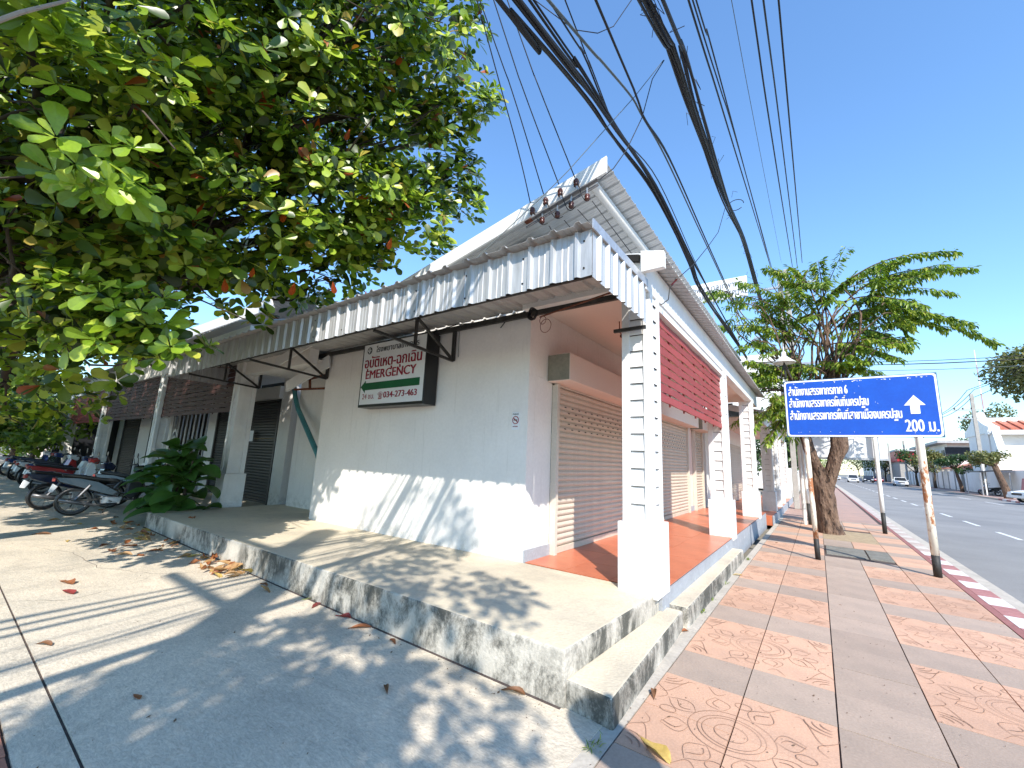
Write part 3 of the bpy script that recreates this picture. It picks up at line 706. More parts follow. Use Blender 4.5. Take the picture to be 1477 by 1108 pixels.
# ================================================================== WIRE RACK ON THE GABLE VERGE
rack = thing('insulator_rack', tuple(at(762, 322, 1, 3.90)), 'rusty steel rack of brown porcelain insulators fixed to the gable verge holding service wires', 'insulator rack')
ra, rb_ = at(758, 322, 1, 3.88), at(862, 259, 1, 3.88)
MB().bar(ra, rb_, .05, .012).build('rack_rail', mat('dull_steel', (.16, .15, .15), .5, .3), rack)
MB().bar(ra, ra + (rb_ - ra) * .1, .056, .018).build('rust_patch', rustm, rack)
MB().bar(ra + Vector((0, .02, -.05)), rb_ + Vector((0, .02, -.05)), .01, .03).build('rack_rail', MATS['dull_steel'], rack)
for (px, py) in ((768, 297), (787, 283), (808, 270), (831, 256)):
    c0 = at(px, py + 8, 1, 3.88)
    MB().lathe([(0, 0), (.03, 0), (.035, .02), (.022, .035), (.035, .05), (.03, .075), (.02, .09), (0, .092)], 10, tuple(c0 - Vector((0, 0, .04)))).build('insulator', insul, rack, smooth=True)
    MB().bar(c0 + Vector((.0, 0, -.02)), c0 + Vector((.03, 0, -.10)), .02).build('insulator_pin', galv, rack)
for (px, py) in ((782, 318), (804, 310), (824, 296), (847, 285)):
    c0 = at(px, py, 1, 3.88)
    MB().lathe([(0, 0), (.026, 0), (.034, .02), (.022, .035), (.034, .05), (.026, .07), (0, .075)], 10, tuple(c0 - Vector((0, 0, .035)))).build('insulator', insul, rack, smooth=True)
    MB().bar(c0 + Vector((0, 0, .04)), c0 + Vector((0, 0, .12)), .015).build('insulator_pin', galv, rack)

# ================================================================== BLUE DIRECTION SIGN
def rustpole(name, base, top, r, parent, m=polewhite, band=.36):
    base = Vector(base); top = Vector(top); d = top - base; L = d.length
    p = MB().tube([base + d * t for t in (band / L, .35, .6, 1)], r, 12).build(name, m, parent, smooth=True)
    MB().tube([base, base + d * band / L], r + .001, 12).build('black_band', poleblack, p, smooth=True)
    return p
bsn = thing('direction_sign', (.65, 9.72, 0), 'large blue road sign with white Thai lettering and arrow on two rusty poles', 'road sign')
rustpole('pole', (-.11, 9.80, 0), (-.155, 9.76, 3.15), .042, bsn)
rustpole('pole', (1.43, 9.72, 0), (1.43, 9.76, 3.15), .052, bsn, band=.33)
BX0, BX1, BZ0, BZ1, BY = -.435, 1.735, 2.205, 3.30, 9.70
B('sign_plate', bluedge, BX0, BX1, BY + .004, BY + .022, BZ0, BZ1, bsn, bevel=.004)
def roundrect(x0, x1, z0, z1, r, n=5):
    P = []
    for cx, cz, a0 in ((x1 - r, z1 - r, 0), (x0 + r, z1 - r, 90), (x0 + r, z0 + r, 180), (x1 - r, z0 + r, 270)):
        P += [(cx + r * math.cos(R(a0 + 90 * i / n)), cz + r * math.sin(R(a0 + 90 * i / n))) for i in range(n + 1)]
    return P
MB().prism([(x, BY, z) for x, z in roundrect(BX0 + .012, BX1 - .012, BZ0 + .012, BZ1 - .012, .05)], (0, .003, 0)).build('white_border', signwhite, bsn)
MB().prism([(x, BY - .003, z) for x, z in roundrect(BX0 + .04, BX1 - .04, BZ0 + .04, BZ1 - .04, .04)], (0, .002, 0)).build('blue_face', blues, bsn)
bt_ = lambda b, x, z, size, wd, **k: [text(b, (BX0 + x + dx, BY - .006 - dx * .3, BZ0 + z), rt, size, signwhite, bsn, width=wd, off=0, ext=.0003, ysc=1.12) for dx in (0, .005, .010)]
bt_('สำนักงานสรรพากรภาค 6', .07, .80, .205, .90)
bt_('สำนักงานสรรพากรพื้นที่นครปฐม', .07, .57, .205, 1.18)
bt_('สำนักงานสรรพากรพื้นที่สาขาเมืองนครปฐม', .07, .33, .205, 1.60)
bt_('200 ม.', 1.70, .10, .26, .40)
MB().prism([(BX0 + 1.85 + dx, BY - .008, BZ0 + dz) for dx, dz in ((0, .72), (-.135, .545), (-.06, .545), (-.06, .40), (.06, .40), (.06, .545), (.135, .545))], (0, .003, 0)).build('up_arrow', signwhite, bsn)
ch = MB()
for k in range(26):
    xx = rnd.uniform(BX0 + .06, BX1 - .08); zz = BZ1 - .055 - abs(rnd.gauss(0, .008)); ch.prism([(xx, BY - .0075, zz), (xx + rnd.uniform(.01, .04), BY - .0075, zz - .004), (xx + .01, BY - .0075, zz - rnd.uniform(.01, .02))], (0, .002, 0))
for k in range(16):
    xx = rnd.uniform(BX0 + .1, BX1 - .1); zz = rnd.choice([BZ0 + .07 + rnd.uniform(0, .03), rnd.uniform(BZ0 + .3, BZ1 - .1)]); ch.prism([(xx, BY - .0075, zz), (xx + .012, BY - .0075, zz - .002), (xx + .006, BY - .0075, zz + .01)], (0, .002, 0))
ch.build('paint_chips', signwhite, bsn, kind='stuff')
# second, blank white board behind it on black banded posts
wb = thing('blank_white_signboard', (.55, 15.7, 0), 'plain white signboard on black-footed white posts standing beyond the blue sign and trunk', 'signboard')
rustpole('pole', (-.30, 15.93, 0), (-.36, 15.9, 3.2), .045, wb, polecream, .62)
rustpole('pole', (1.36, 15.57, 0), (1.36, 15.6, 3.2), .05, wb, polecream, .55)
B('board', signwhite, -.2, 1.62, 15.72, 15.76, 1.98, 3.2, wb)
B('board_rail', galv, -.2, 1.64, 15.68, 15.71, 1.96, 2.02, wb)
for xx in (.66, 1.42): B('board_stiffener', galv, xx, xx + .035, 15.69, 15.715, 2.03, 3.2, wb)

# ================================================================== LEAVES
def leaf_shape(n=4, wid=.27, fold=.10, tipw=.95, curl=.10, obov=True):
    """leaf along +x, unit length: returns verts, tri faces"""
    st = [(.0, .012), (.28, .11), (.55, .21), (.80, .245), (.95, .13)] if obov else [(0, .012), (.2, .13), (.45, .19), (.72, .14), (.9, .05)]
    st = [(x, w_ * wid / .245) for x, w_ in st]
    V = []; F = []
    for x, w_ in st:
        z = -curl * x * x; V += [(x, w_, z + fold * w_ * 2), (x, 0, z), (x, -w_, z + fold * w_ * 2)]
    V.append((1.0, 0, -curl))
    for i in range(len(st) - 1):
        a = i * 3; b = a + 3
        F += [(a, a + 1, b + 1), (a, b + 1, b), (a + 1, a + 2, b + 2), (a + 1, b + 2, b + 1)]
    k = (len(st) - 1) * 3; t = len(V) - 1; F += [(k, k + 1, t), (k + 1, k + 2, t)]
    return np.array(V, dtype=np.float32), np.array(F, dtype=np.int32)
def leaves_mesh(name, M, m, shape, parent=None, **k):
    """M: (n,4,4)-like array of transforms as (n,3,3) rot*scale and (n,3) pos"""
    Rm, T = M; V, F = shape
    VV = np.einsum('nij,vj->nvi', Rm, V) + T[:, None, :]
    FF = F[None] + (np.arange(len(T)) * len(V))[:, None, None]
    return rawmesh(name, VV.reshape(-1, 3), FF.reshape(-1, 3), m, parent, **k)
def frame(d, up):
    d = d / (np.linalg.norm(d) + 1e-9); s = np.cross(up, d); s /= (np.linalg.norm(s) + 1e-9); u = np.cross(d, s)
    return np.stack([d, s, u], axis=1)

green = [(0, (.020, .040, .006)), (.26, (.055, .100, .010)), (.50, (.17, .265, .020)), (.72, (.31, .41, .035)), (.93, (.42, .46, .06)), (.985, (.34, .26, .05)), (.995, (.32, .07, .02))]
almond_leaf = leafmat('almond_leaf', green, .20, .36)
redleaf = leafmat('red_leaf', [(0, (.42, .02, .012)), (1, (.40, .10, .02))], .45, .45)
street_leaf = leafmat('street_tree_leaf', [(0, (.06, .11, .014)), (.35, (.13, .21, .022)), (.75, (.24, .32, .035)), (1, (.36, .37, .06))], .3, .4)
dark_leaf = leafmat('dark_leaf', [(0, (.02, .045, .012)), (.5, (.04, .08, .018)), (1, (.07, .12, .025))], .15, .4)
olive_leaf = leafmat('olive_leaf', [(0, (.08, .10, .03)), (.5, (.14, .15, .05)), (1, (.22, .20, .06))], .2, .5)

def rosettes(centers, normals, rng, size=.21, nl=(6, 9), droop=.35):
    Rs = []; Ts = []
    for c, nrm in zip(centers, normals):
        n = rng.integers(nl[0], nl[1] + 1); s0 = size * rng.uniform(.75, 1.2); a0 = rng.uniform(0, 6.28)
        nrm = nrm / np.linalg.norm(nrm); t = np.cross(nrm, [0.3, .9, .1]); t /= np.linalg.norm(t); b = np.cross(nrm, t)
        for i in range(n):
            a = a0 + i * 2.399; el = rng.uniform(-.15, .75) if i < n - 2 else rng.uniform(.8, 1.2)
            d = (t * math.cos(a) + b * math.sin(a)) * math.cos(el) + nrm * math.sin(el); d[2] -= droop * rng.uniform(.1, 1) * .6
            fr_ = frame(d, nrm + rng.normal(0, .22, 3)); s = s0 * rng.uniform(.6, 1.1) * (1 if i < n - 2 else .6)
            Rs.append(fr_ * s); Ts.append(c + (t * math.cos(a) + b * math.sin(a)) * .015)
    return np.array(Rs), np.array(Ts)
def crown_points(blobs, rng, per, shell=.55):
    C = []; Nn = []
    for (c, r3, wgt) in blobs:
        n = int(per * wgt); c = np.array(c); r3 = np.array(r3 if hasattr(r3, '__len__') else (r3,) * 3)
        d = rng.normal(size=(n, 3)); d /= np.linalg.norm(d, axis=1)[:, None]
        rad = rng.uniform(shell, 1.0, n) ** .6
        rad *= 1 + .22 * np.array([mnoise.noise(Vector(tuple(v * 2.2 + c))) for v in d])
        C.append(c + d * rad[:, None] * r3); Nn.append(d * .55 + np.array([0.12, -.12, .75]) + rng.normal(0, .25, (n, 3)))
    return np.concatenate(C), np.concatenate(Nn)
def limb(mb, p, q, r0, r1, rng, n=7, sag=.0, wob=.06, sides=8):
    p = np.array(p, float); q = np.array(q, float); L = np.linalg.norm(q - p); pts = []
    off = rng.normal(0, wob * L, 3); off2 = rng.normal(0, wob * L * .5, 3)
    for i in range(n + 1):
        t = i / n; v = p + (q - p) * t + off * math.sin(math.pi * t) + off2 * math.sin(2 * math.pi * t); v[2] += sag * L * math.sin(math.pi * t); pts.append(v)
    mb.tube([tuple(v) for v in pts], [r0 + (r1 - r0) * i / n for i in range(n + 1)], sides); return pts

# ================================================================== LARGE INDIAN ALMOND TREE OVERHANGING FROM THE LEFT
def along(px, py, dist): return tuple(CAMP + ray(px, py) * dist)
rng = np.random.default_rng(11)
alm = thing('almond_tree', (-9.4, -1.4, 0), 'huge broad-leaved almond tree with scattered red leaves overhanging the lot and canopy from the left', 'tree')
blobs = []
for px, py, dist, rr, wg in [
    (40, 60, 6.2, (1.3, 1.1, .8), 1.0), (60, 260, 6.8, (1.2, 1.0, .7), .8), (20, 400, 6.2, (.9, .8, .5), .6), (-60, 150, 5.8, (1.2, 1.2, .9), .6),
    (210, 40, 7.0, (1.5, 1.2, .9), 1.2), (170, 200, 7.2, (1.3, 1.1, .8), 1.0), (150, 330, 6.8, (1.2, 1.0, .65), .9), (30, 500, 8.0, (.9, .8, .45), .4),
    (340, 60, 7.8, (1.5, 1.2, 1.0), 1.3), (300, 190, 7.4, (1.3, 1.0, .7), 1.0), (330, 330, 6.9, (1.25, .9, .55), 1.1), (270, 400, 7.2, (1.0, .8, .4), .6), (200, 455, 5.9, (.70, .5, .30), .35),
    (480, 40, 8.0, (1.4, 1.2, 1.0), 1.2), (440, 170, 7.4, (1.3, 1.0, .8), 1.2), (470, 300, 7.2, (1.2, .9, .7), 1.2), (440, 390, 7.3, (1.0, .8, .4), .6), (560, 350, 7.4, (.9, .75, .42), .6), (205, 500, 5.8, (.5, .35, .22), .2),
    (590, 90, 8.2, (1.15, 1.0, .95), 1.0), (590, 210, 7.8, (1.2, .9, .8), 1.1), (600, 300, 7.6, (.8, .7, .45), .6), (625, 20, 8.6, (.75, .7, .6), .5), (650, 150, 7.9, (.45, .45, .4), .3), (645, 265, 7.9, (.45, .4, .35), .25), (520, -60, 8.2, (1.6, 1.3, .8), .8), (250, -90, 7.5, (1.8, 1.4, .9), .8),
    (120, 120, 10.0, (2.2, 1.6, 1.4), .9), (300, 280, 10.2, (2.0, 1.4, 1.1), .8), (430, 120, 10.5, (2.0, 1.5, 1.3), .8), (90, 400, 10.6, (2.0, 1.4, 1.0), .7), (20, 330, 8.5, (1.6, 1.2, 1.1), .6), (20, 180, 8.0, (1.6, 1.2, 1.1), .6),
    (200, 200, 12.5, (2.6, 2.0, 1.6), .9), (60, 80, 12, (2.6, 2.0, 1.6), .9), (330, 60, 12, (2.4, 1.8, 1.6), .9), (520, 200, 11, (1.8, 1.5, 1.4), .6), (150, 480, 12.5, (1.8, 1.4, .6), .5), (10, 560, 11, (1.6, 1.3, .8), .6)]:
    blobs.append((along(px, py, dist), rr, wg))
def clumped(blobs, rng, nclump, per, cr=.34, cut=.5):
    C = []; Nn = []
    for (c, r3, wgt) in blobs:
        c = np.array(c); r3 = np.array(r3); m = max(3, int(nclump * wgt))
        d = rng.normal(size=(m, 3)); d /= np.linalg.norm(d, axis=1)[:, None]; cc = c + d * (rng.uniform(cut, 1.05, m) ** .6)[:, None] * r3
        for q, dd in zip(cc, d):
            k = int(per * rng.uniform(.5, 1.4)); e = rng.normal(size=(k, 3)); e /= np.linalg.norm(e, axis=1)[:, None]
            rr = cr * rng.uniform(.7, 1.3); e2 = e * (rng.uniform(.5, 1, k) ** .5)[:, None] * np.array([rr * 1.25, rr * 1.25, rr * .55])
            C.append(q + e2); Nn.append(e * .5 + dd * .25 + np.array([.42, -.50, .62]) + rng.normal(0, .2, (k, 3)))
    return np.concatenate(C), np.concatenate(Nn)
C_, N_ = clumped(blobs[:29], rng, 20, 11)
C2, N2 = crown_points(blobs[29:], rng, 260); C_ = np.concatenate([C_, C2]); N_ = np.concatenate([N_, N2])
C2, N2 = crown_points([((-7.5 - 1.9 * i, -3.0 + .5 * (i % 2), 7.0 + .3 * (i % 3)), (1.5, 1.6, .8), 1) for i in range(5)], rng, 240); C_ = np.concatenate([C_, C2]); N_ = np.concatenate([N_, N2])  # unseen overhead crown added to shade the wing and motorcycles
keep = (C_[:, 2] > 1.9) & (np.linalg.norm(C_ - np.array([0, 0, 1.55]), axis=1) > 2.8)
C_, N_ = C_[keep], N_[keep]
Rm, T = rosettes(C_, N_, rng, size=.20)
dist = np.linalg.norm(T - np.array([0, 0, 1.55]), axis=1)
order = np.argsort(dist)
inview = []
Rc = np.array(CAMR).T
cc = (T - np.array([0, 0, 1.55])) @ Rc.T
vis = (cc[:, 2] < -1) & (np.abs(cc[:, 0] / -cc[:, 2]) < 1.2) & (np.abs(cc[:, 1] / -cc[:, 2]) < .9)
near = [i for i in order if vis[i]][:285]
mask = np.ones(len(T), bool); mask[near] = False
shape_leaf = leaf_shape()
leaves_mesh('foliage', (Rm[mask], T[mask]), almond_leaf, shape_leaf, alm, kind='stuff')
lv = {}
lmats = [leafmat('almond_leaf_%s' % nme, [(0, c), (1, tuple(x * 1.15 for x in c))], .28, .32) for nme, c in (('deep', (.11, .18, .016)), ('mid', (.20, .30, .026)), ('fresh', (.36, .44, .05)))]
for k, m in enumerate(lmats):
    me = bpy.data.meshes.new('leaf'); me.from_pydata([tuple(map(float, v)) for v in shape_leaf[0]], [], [tuple(map(int, f_)) for f_ in shape_leaf[1]]); me.materials.append(m); lv[k] = me
ao = Vector(alm.location)
for i in near:
    o = bpy.data.objects.new('leaf', lv[rnd.choice([0, 1, 1, 2])]); COL.objects.link(o); o.parent = alm
    mtx = Matrix([[*map(float, Rm[i][r_]), float(T[i][r_] - ao[r_])] for r_ in range(3)] + [[0, 0, 0, 1]]); o.matrix_local = mtx
# withered red leaves hanging in the crown
for px, py, d in ((447, 208, 6.9), (378, 130, 6.8), (480, 406, 6.3), (366, 386, 6.4), (396, 142, 6.9), (295, 293, 6.6), (565, 343, 6.8), (562, 300, 7), (425, 408, 6.5), (324, 402, 6.4), (505, 186, 7), (460, 170, 7), (430, 318, 6.6), (528, 420, 6.7), (578, 80, 7.6), (380, 60, 7), (415, 300, 6.4)):
    c0 = Vector(along(px, py, d - .35)); q = np.array([rnd.uniform(-.4, .4), rnd.uniform(-.4, .4), -1.0]); fr_ = frame(q, np.array([.5, -1, .2])) * rnd.uniform(.15, .2)
    o = bpy.data.objects.new('red_leaf', None) if False else None
    me = lv.setdefault('red', None)
    if me is None:
        me = bpy.data.meshes.new('red_leaf'); me.from_pydata([tuple(map(float, v)) for v in shape_leaf[0]], [], [tuple(map(int, f_)) for f_ in shape_leaf[1]]); me.materials.append(redleaf); lv['red'] = me
    o = bpy.data.objects.new('red_leaf', me); COL.objects.link(o); o.parent = alm
    o.matrix_local = Matrix([[*map(float, fr_[r_]), float(c0[r_] - ao[r_])] for r_ in range(3)] + [[0, 0, 0, 1]])
tr = MB(); trunk_top = np.array([-9.0, .2, 3.3])
tr.tube([(-9.4, -1.4, 0), (-9.35, -1.2, .4), (-9.3, -.8, 1.5), (-9.1, -.2, 2.6), tuple(trunk_top)], [.42, .30, .27, .25, .22], 12)
tr.build('trunk', barkd, alm, smooth=True)
for (c, r3, wg) in blobs:
    mb = MB(); end = np.array(c)
    pts = limb(mb, trunk_top + rng.normal(0, .1, 3), end, .10, .028, rng, 8, sag=.08, wob=.05)
    for k in range(7):
        s = pts[rng.integers(4, len(pts))]; e = end + rng.normal(0, .5, 3) * np.array(r3); limb(mb, s, e, .02, .007, rng, 5, wob=.08, sides=5)
    mb.build('branch', barkd, alm, smooth=True)
# a bare twig at the top left corner of the view
mb = MB(); mb.tube([along(-30, 40, 3.2), along(30, 18, 3.4), along(90, 3, 3.7), along(125, -10, 3.9)], [.010, .009, .007, .005], 6); mb.build('twig', mat('bare_twig', (.35, .27, .19), .9, bump=.1), alm)

# ================================================================== TREE AND POLE BESIDE THE PHOTOGRAPHER (they shade the lot)
rng = np.random.default_rng(5)
sh = thing('roadside_shade_tree', (2.0, -5.4, 0), 'leafy tree behind the viewpoint whose dappled shade falls on the concrete lot', 'tree')
sb = [((1.0, -2.7, 5.3), (1.0, .9, .6), .62), ((1.9, -4.2, 6.0), (1.2, 1.1, .9), .8), ((1.5, -1.9, 6.3), (1.3, .55, .5), .30), ((2.3, -4.9, 5.4), (1.2, 1.2, 1.0), .7), ((2.15, -2.75, 5.3), (.85, .9, .5), .42), ((1.75, -3.1, 5.2), (.7, .7, .4), .2), ((.6, -1.7, 7.6), (1.3, .5, .5), .16)]
C_, N_ = crown_points(sb, rng, 300); Rm, T = rosettes(C_, N_, rng, size=.19, nl=(4, 7))
leaves_mesh('foliage', (Rm, T), almond_leaf, shape_leaf, sh, kind='stuff')
MB().tube([(2.0, -5.4, 0), (1.95, -5.3, 1.2), (1.7, -4.9, 2.8), (1.5, -4.5, 4.2)], [.2, .15, .13, .11], 10).build('trunk', barkd, sh, smooth=True)
for c, r3, wg in sb:
    mb = MB(); pts = limb(mb, (1.5, -4.5, 4.2), c, .07, .02, rng, 6)
    for k in range(5): limb(mb, pts[rng.integers(3, 7)], np.array(c) + rng.normal(0, .5, 3) * np.array(r3), .015, .006, rng, 4, sides=5)
    mb.build('branch', barkd, sh, smooth=True)
rng = np.random.default_rng(77)
al2 = thing('almond_tree', (-19.5, -2.4, 0), 'second broad-leaved tree at the far left, partly unseen, added to shade the motorcycles and the left wing', 'tree')  # added tree: its crown rows are set to darken the left wing
b2 = [((-12.5 - 2.2 * i + rng.uniform(-.5, .5), y_ + rng.uniform(-.4, .4), z_ + rng.uniform(-.4, .4)), (2.0, 1.6, 1.0), 1.1) for i in range(8) for y_, z_ in ((-4.4, 5.0), (-2.2, 5.6), (0, 6.0), (1.9, 6.0))] + [((-27, .8, 3.6), (2.2, 1.2, 1.4), .8), ((-30, 1.5, 2.6), (2, 1.2, 1.8), .7), ((-24, -.2, 4.4), (1.8, 1.2, .9), .6)]
b2 += [((-15 - 3.6 * i, -8.5 + rng.uniform(-1, 1), 4.0 + 2.6 * (i % 2)), (2.8, 1.8, 2.6), 1.0) for i in range(6)]  # unseen crown row added behind the view to block sky light
C_, N_ = crown_points(b2, rng, 210); Rm, T = rosettes(C_, N_, rng, size=.24, nl=(5, 8))
leaves_mesh('foliage', (Rm, T), almond_leaf, shape_leaf, al2, kind='stuff')
MB().tube([(-19.5, -2.4, 0), (-19.4, -2.2, 1.2), (-19.2, -1.8, 3.0), (-19, -1.3, 4.6)], [.36, .28, .25, .2], 10).build('trunk', barkd, al2, smooth=True)
for c, r3, wg in b2:
    mb = MB(); limb(mb, (-19, -1.3, 4.5), c, .09, .03, rng, 6, sides=6); mb.build('branch', barkd, al2, smooth=True)
up = thing('utility_pole', (1.12, -4.15, 0), 'concrete utility pole behind the viewpoint whose long shadow crosses the lot', 'utility pole')
MB().prism([(.95, -4.3, 0), (1.29, -4.3, 0), (1.29, -4.0, 0), (.95, -4.0, 0)], (0, 0, 10.0)).build('pole', concpole, up, bevel=.03)
B('crossarm', galv, -.9, 1.6, -4.28, -4.18, 8.6, 8.7, up)
B('crossarm', galv, -.7, 1.6, -4.28, -4.18, 7.4, 7.5, up)
rs = thing('added_round_sign', (.78, .62, 0), 'unseen round sign on a thin post added to cast a round shadow on the pavement', 'road sign')  # out of view; put in for the disc shadow it casts
MB().tube([(.78, .62, 0), (.78, .62, 2.62)], .03, 10).build('pole', polecream, rs)
MB().lathe([(0, -.006), (.27, -.006), (.275, 0), (.27, .006), (0, .006)], 32, (.78, .58, 2.36), 'y').build('sign_disc', signwhite, rs)

# ================================================================== STREET TREE ON THE PAVEMENT
rng = np.random.default_rng(3)
stt = thing('street_tree', (.2, 14.2, 0), 'forked rough-barked street tree with drooping sprays growing behind the blue sign', 'tree')
def barktube(pts, rs, sides=40, rings=80, amp=.075):
    P = [Vector(p) for p in pts]; mb = MB(); N = rings; V = []
    def S_(t):
        u = t * (len(P) - 1); i = min(int(u), len(P) - 2); f = u - i; f2 = f * f * (3 - 2 * f)
        return P[i].lerp(P[i + 1], f), rs[i] + (rs[i + 1] - rs[i]) * f
    for i in range(N + 1):
        c, r_ = S_(i / N)
        for j in range(sides):
            a = 2 * math.pi * j / sides; d = Vector((math.cos(a), math.sin(a), 0)); q = c + d * r_
            nz = mnoise.noise(Vector((d.x * 2.2, d.y * 2.2, q.z * .8))) * .6 + mnoise.noise(Vector((d.x * 6, d.y * 6, q.z * 3.0))) * .5 + abs(mnoise.noise(Vector((d.x * 11, d.y * 11, q.z * 4)))) * .5
            V.append(c + d * (r_ * (1 + nz * amp * 4.0)))
    F = [(i * sides + j, i * sides + (j + 1) % sides, (i + 1) * sides + (j + 1) % sides, (i + 1) * sides + j) for i in range(N) for j in range(sides)]
    mb.add(V, F); return mb
barktube([(.16, 14.3, -.05), (.12, 14.3, .35), (.10, 14.3, 1.0), (.02, 14.3, 1.7)], [.29, .215, .205, .16]).build('trunk', bark, stt, smooth=True)
barktube([(.12, 14.3, 1.0), (.30, 14.28, 1.6), (.52, 14.3, 2.25), (.55, 14.4, 3.6)], [.15, .155, .19, .11]).build('limb', bark, stt, smooth=True)
barktube([(.03, 14.3, 1.5), (-.16, 14.3, 2.2), (-.32, 14.3, 3.1), (-.35, 14.3, 4.0)], [.17, .13, .10, .07]).build('limb', bark, stt, smooth=True)
def spray(mb, Rs, Ts, base, tip, rise, n, ll, rng, droop=1.0, r0=.022):
    base = np.array(base, float); tip = np.array(tip, float); L = np.linalg.norm(tip - base); pts = []
    for i in range(13):
        t = i / 12; v = base + (tip - base) * t; v[2] += rise * L * math.sin(math.pi * t ** .8); pts.append(v)
    mb.tube([tuple(v) for v in pts], [r0 * (1 - .85 * i / 12) + .002 for i in range(13)], 5)
    ax = (tip - base) / L; side = np.cross(ax, [0, 0, 1]); side /= np.linalg.norm(side) + 1e-9
    for k in range(n):
        t = rng.uniform(.12, 1) ** .8; u = t * 12; i = min(int(u), 11); c = pts[i] + (pts[i + 1] - pts[i]) * (u - i)
        s = rng.choice([-1, 1]); d = side * s * rng.uniform(.3, 1) + ax * rng.uniform(0, .7) + np.array([0, 0, -rng.uniform(.1, 1.1) * droop])
        c = c + d / np.linalg.norm(d) * rng.uniform(0, .13)
        Rs.append(frame(d, np.array([0, 0, 1.]) + rng.normal(0, .35, 3)) * ll * rng.uniform(.7, 1.2)); Ts.append(c)
Rs, Ts = [], []
at15 = lambda px, py, y=14.3: tuple(at(px, py, 1, y))
br = []
# long drooping plumes on the right, (base px, tip px, y tip)
PL = [((1215, 415), (1378, 362), 13.8, .16, 170), ((1225, 430), (1405, 386), 14.2, .15, 200), ((1215, 455), (1345, 392), 13.4, .10, 170), ((1200, 470), (1402, 466), 14.0, .17, 210),
      ((1230, 440), (1437, 494), 14.6, .13, 230), ((1225, 480), (1310, 500), 13.6, .15, 150), ((1210, 440), (1335, 440), 13.2, .12, 150), ((1190, 500), (1290, 515), 13.5, .12, 130), ((1195, 430), (1300, 378), 15.4, .12, 120),
      ((1190, 440), (1180, 376), 14.0, .10, 150), ((1185, 430), (1105, 386), 13.8, .12, 150), ((1180, 470), (1065, 405), 13.7, .10, 120), ((1170, 480), (1030, 420), 13.8, .12, 110), ((1180, 500), (1025, 470), 13.6, .10, 130),
      ((1170, 540), (1060, 560), 13.4, .16, 150), ((1160, 560), (1085, 620), 13.2, .14, 170), ((1160, 580), (1105, 640), 13.2, .12, 150), ((1170, 560), (1075, 520), 13.6, .12, 130),
      ((1190, 540), (1250, 520), 13.6, .15, 150), ((1190, 520), (1280, 480), 14.0, .12, 140), ((1180, 450), (1230, 398), 14.3, .1, 130), ((1170, 420), (1140, 385), 14.6, .12, 100), ((1150, 500), (1100, 450), 14.2, .12, 100), ((1180, 500), (1140, 460), 14.2, .1, 90),
      ((1190, 560), (1235, 575), 13.3, .14, 130), ((1180, 580), (1170, 610), 13.2, .12, 120), ((1150, 590), (1120, 600), 13.3, .1, 110), ((1200, 480), (1265, 440), 14.8, .1, 110), ((1150, 600), (1090, 600), 14.4, .1, 110), ((1180, 460), (1150, 420), 13.5, .1, 100)]
root1 = np.array([.45, 14.4, 3.5]); root2 = np.array([-.33, 14.3, 3.9])
for (b0, t0, yy, rise, n) in PL:
    mb = MB(); b3 = np.array(at15(b0[0], b0[1], 14.3)); t3 = np.array(at15(t0[0], t0[1], yy))
    rt_ = root1 if b3[0] > .2 or t0[0] > 1170 else root2
    limb(mb, rt_, b3, .036, .020, rng, 6, wob=.07, sides=6)
    spray(mb, Rs, Ts, b3, t3, rise, int(n * 1.7), .155, rng)
    for q in range(2):
        tt = t3 + (b3 - t3) * rng.uniform(.1, .5) + rng.normal(0, .30, 3) * np.array([1, 1.2, .8]); bb = b3 + (t3 - b3) * rng.uniform(.1, .4)
        spray(mb, Rs, Ts, bb, tt, rise * .6, int(n * .75), .15, rng, r0=.012)
    mb.build('branch', bark, stt, smooth=True)
# looser inner crown
for k in range(100):
    px = rng.uniform(1045, 1285); py = rng.uniform(410, 610); c = np.array(at15(px, py, rng.uniform(13.2, 16.2)))
    mb = MB(); a = rng.uniform(0, 6.28)
    tip = c + np.array([math.cos(a) * .8, math.sin(a) * .8, rng.uniform(-.2, .2)])
    spray(mb, Rs, Ts, c, tip, .15, 70, .145, rng, r0=.012)
    if k % 2 == 0: limb(mb, root1 if px > 1170 else root2, c, .03, .012, rng, 6, wob=.08, sides=5)
    mb.build('twig', bark, stt)
leaves_mesh('foliage', (np.array(Rs), np.array(Ts)), street_leaf, leaf_shape(obov=False, wid=.20, curl=.25, fold=.2), stt, kind='stuff')

# ================================================================== TWIN CONCRETE POLES WITH LAMP, CABLES
tw = thing('twin_utility_pole', (-.66, 22, 0), 'pair of weathered concrete utility poles on the pavement left of the street tree', 'utility pole')
for xx in (-.82, -.56): MB().prism([(xx - .10, 21.9, 0), (xx + .10, 21.9, 0), (xx + .10, 22.1, 0), (xx - .10, 22.1, 0)], (0, 0, 10.8)).build('pole', concpole, tw, bevel=.02)
for zz in (6.2, 7.6, 9.9): B('crossarm', galv, -2.0, .5, 21.78, 21.88, zz, zz + .09, tw)
lp = thing('bell_lamp', (-.55, 14.6, 4.6), 'white bell-shaped street lamp among the branches above the left end of the blue sign', 'street lamp')
lc = at(1131, 523, 1, 13.0); lp.location = lc
MB().lathe([(.0, .30), (.05, .29), (.06, .17), (.10, .14), (.20, .05), (.27, .0), (.26, -.02), (.19, .03), (.09, .12), (.0, .14)], 24, tuple(lc)).build('lamp_shade', lampw, lp, smooth=True)
MB().tube([lc + Vector((0, 0, .29)), lc + Vector((0, 0, .42)), lc + Vector((.0, .5, .46)), Vector((-.42, 15.9, lc.z + .40))], .022, 8).build('lamp_arm', galv, lp)
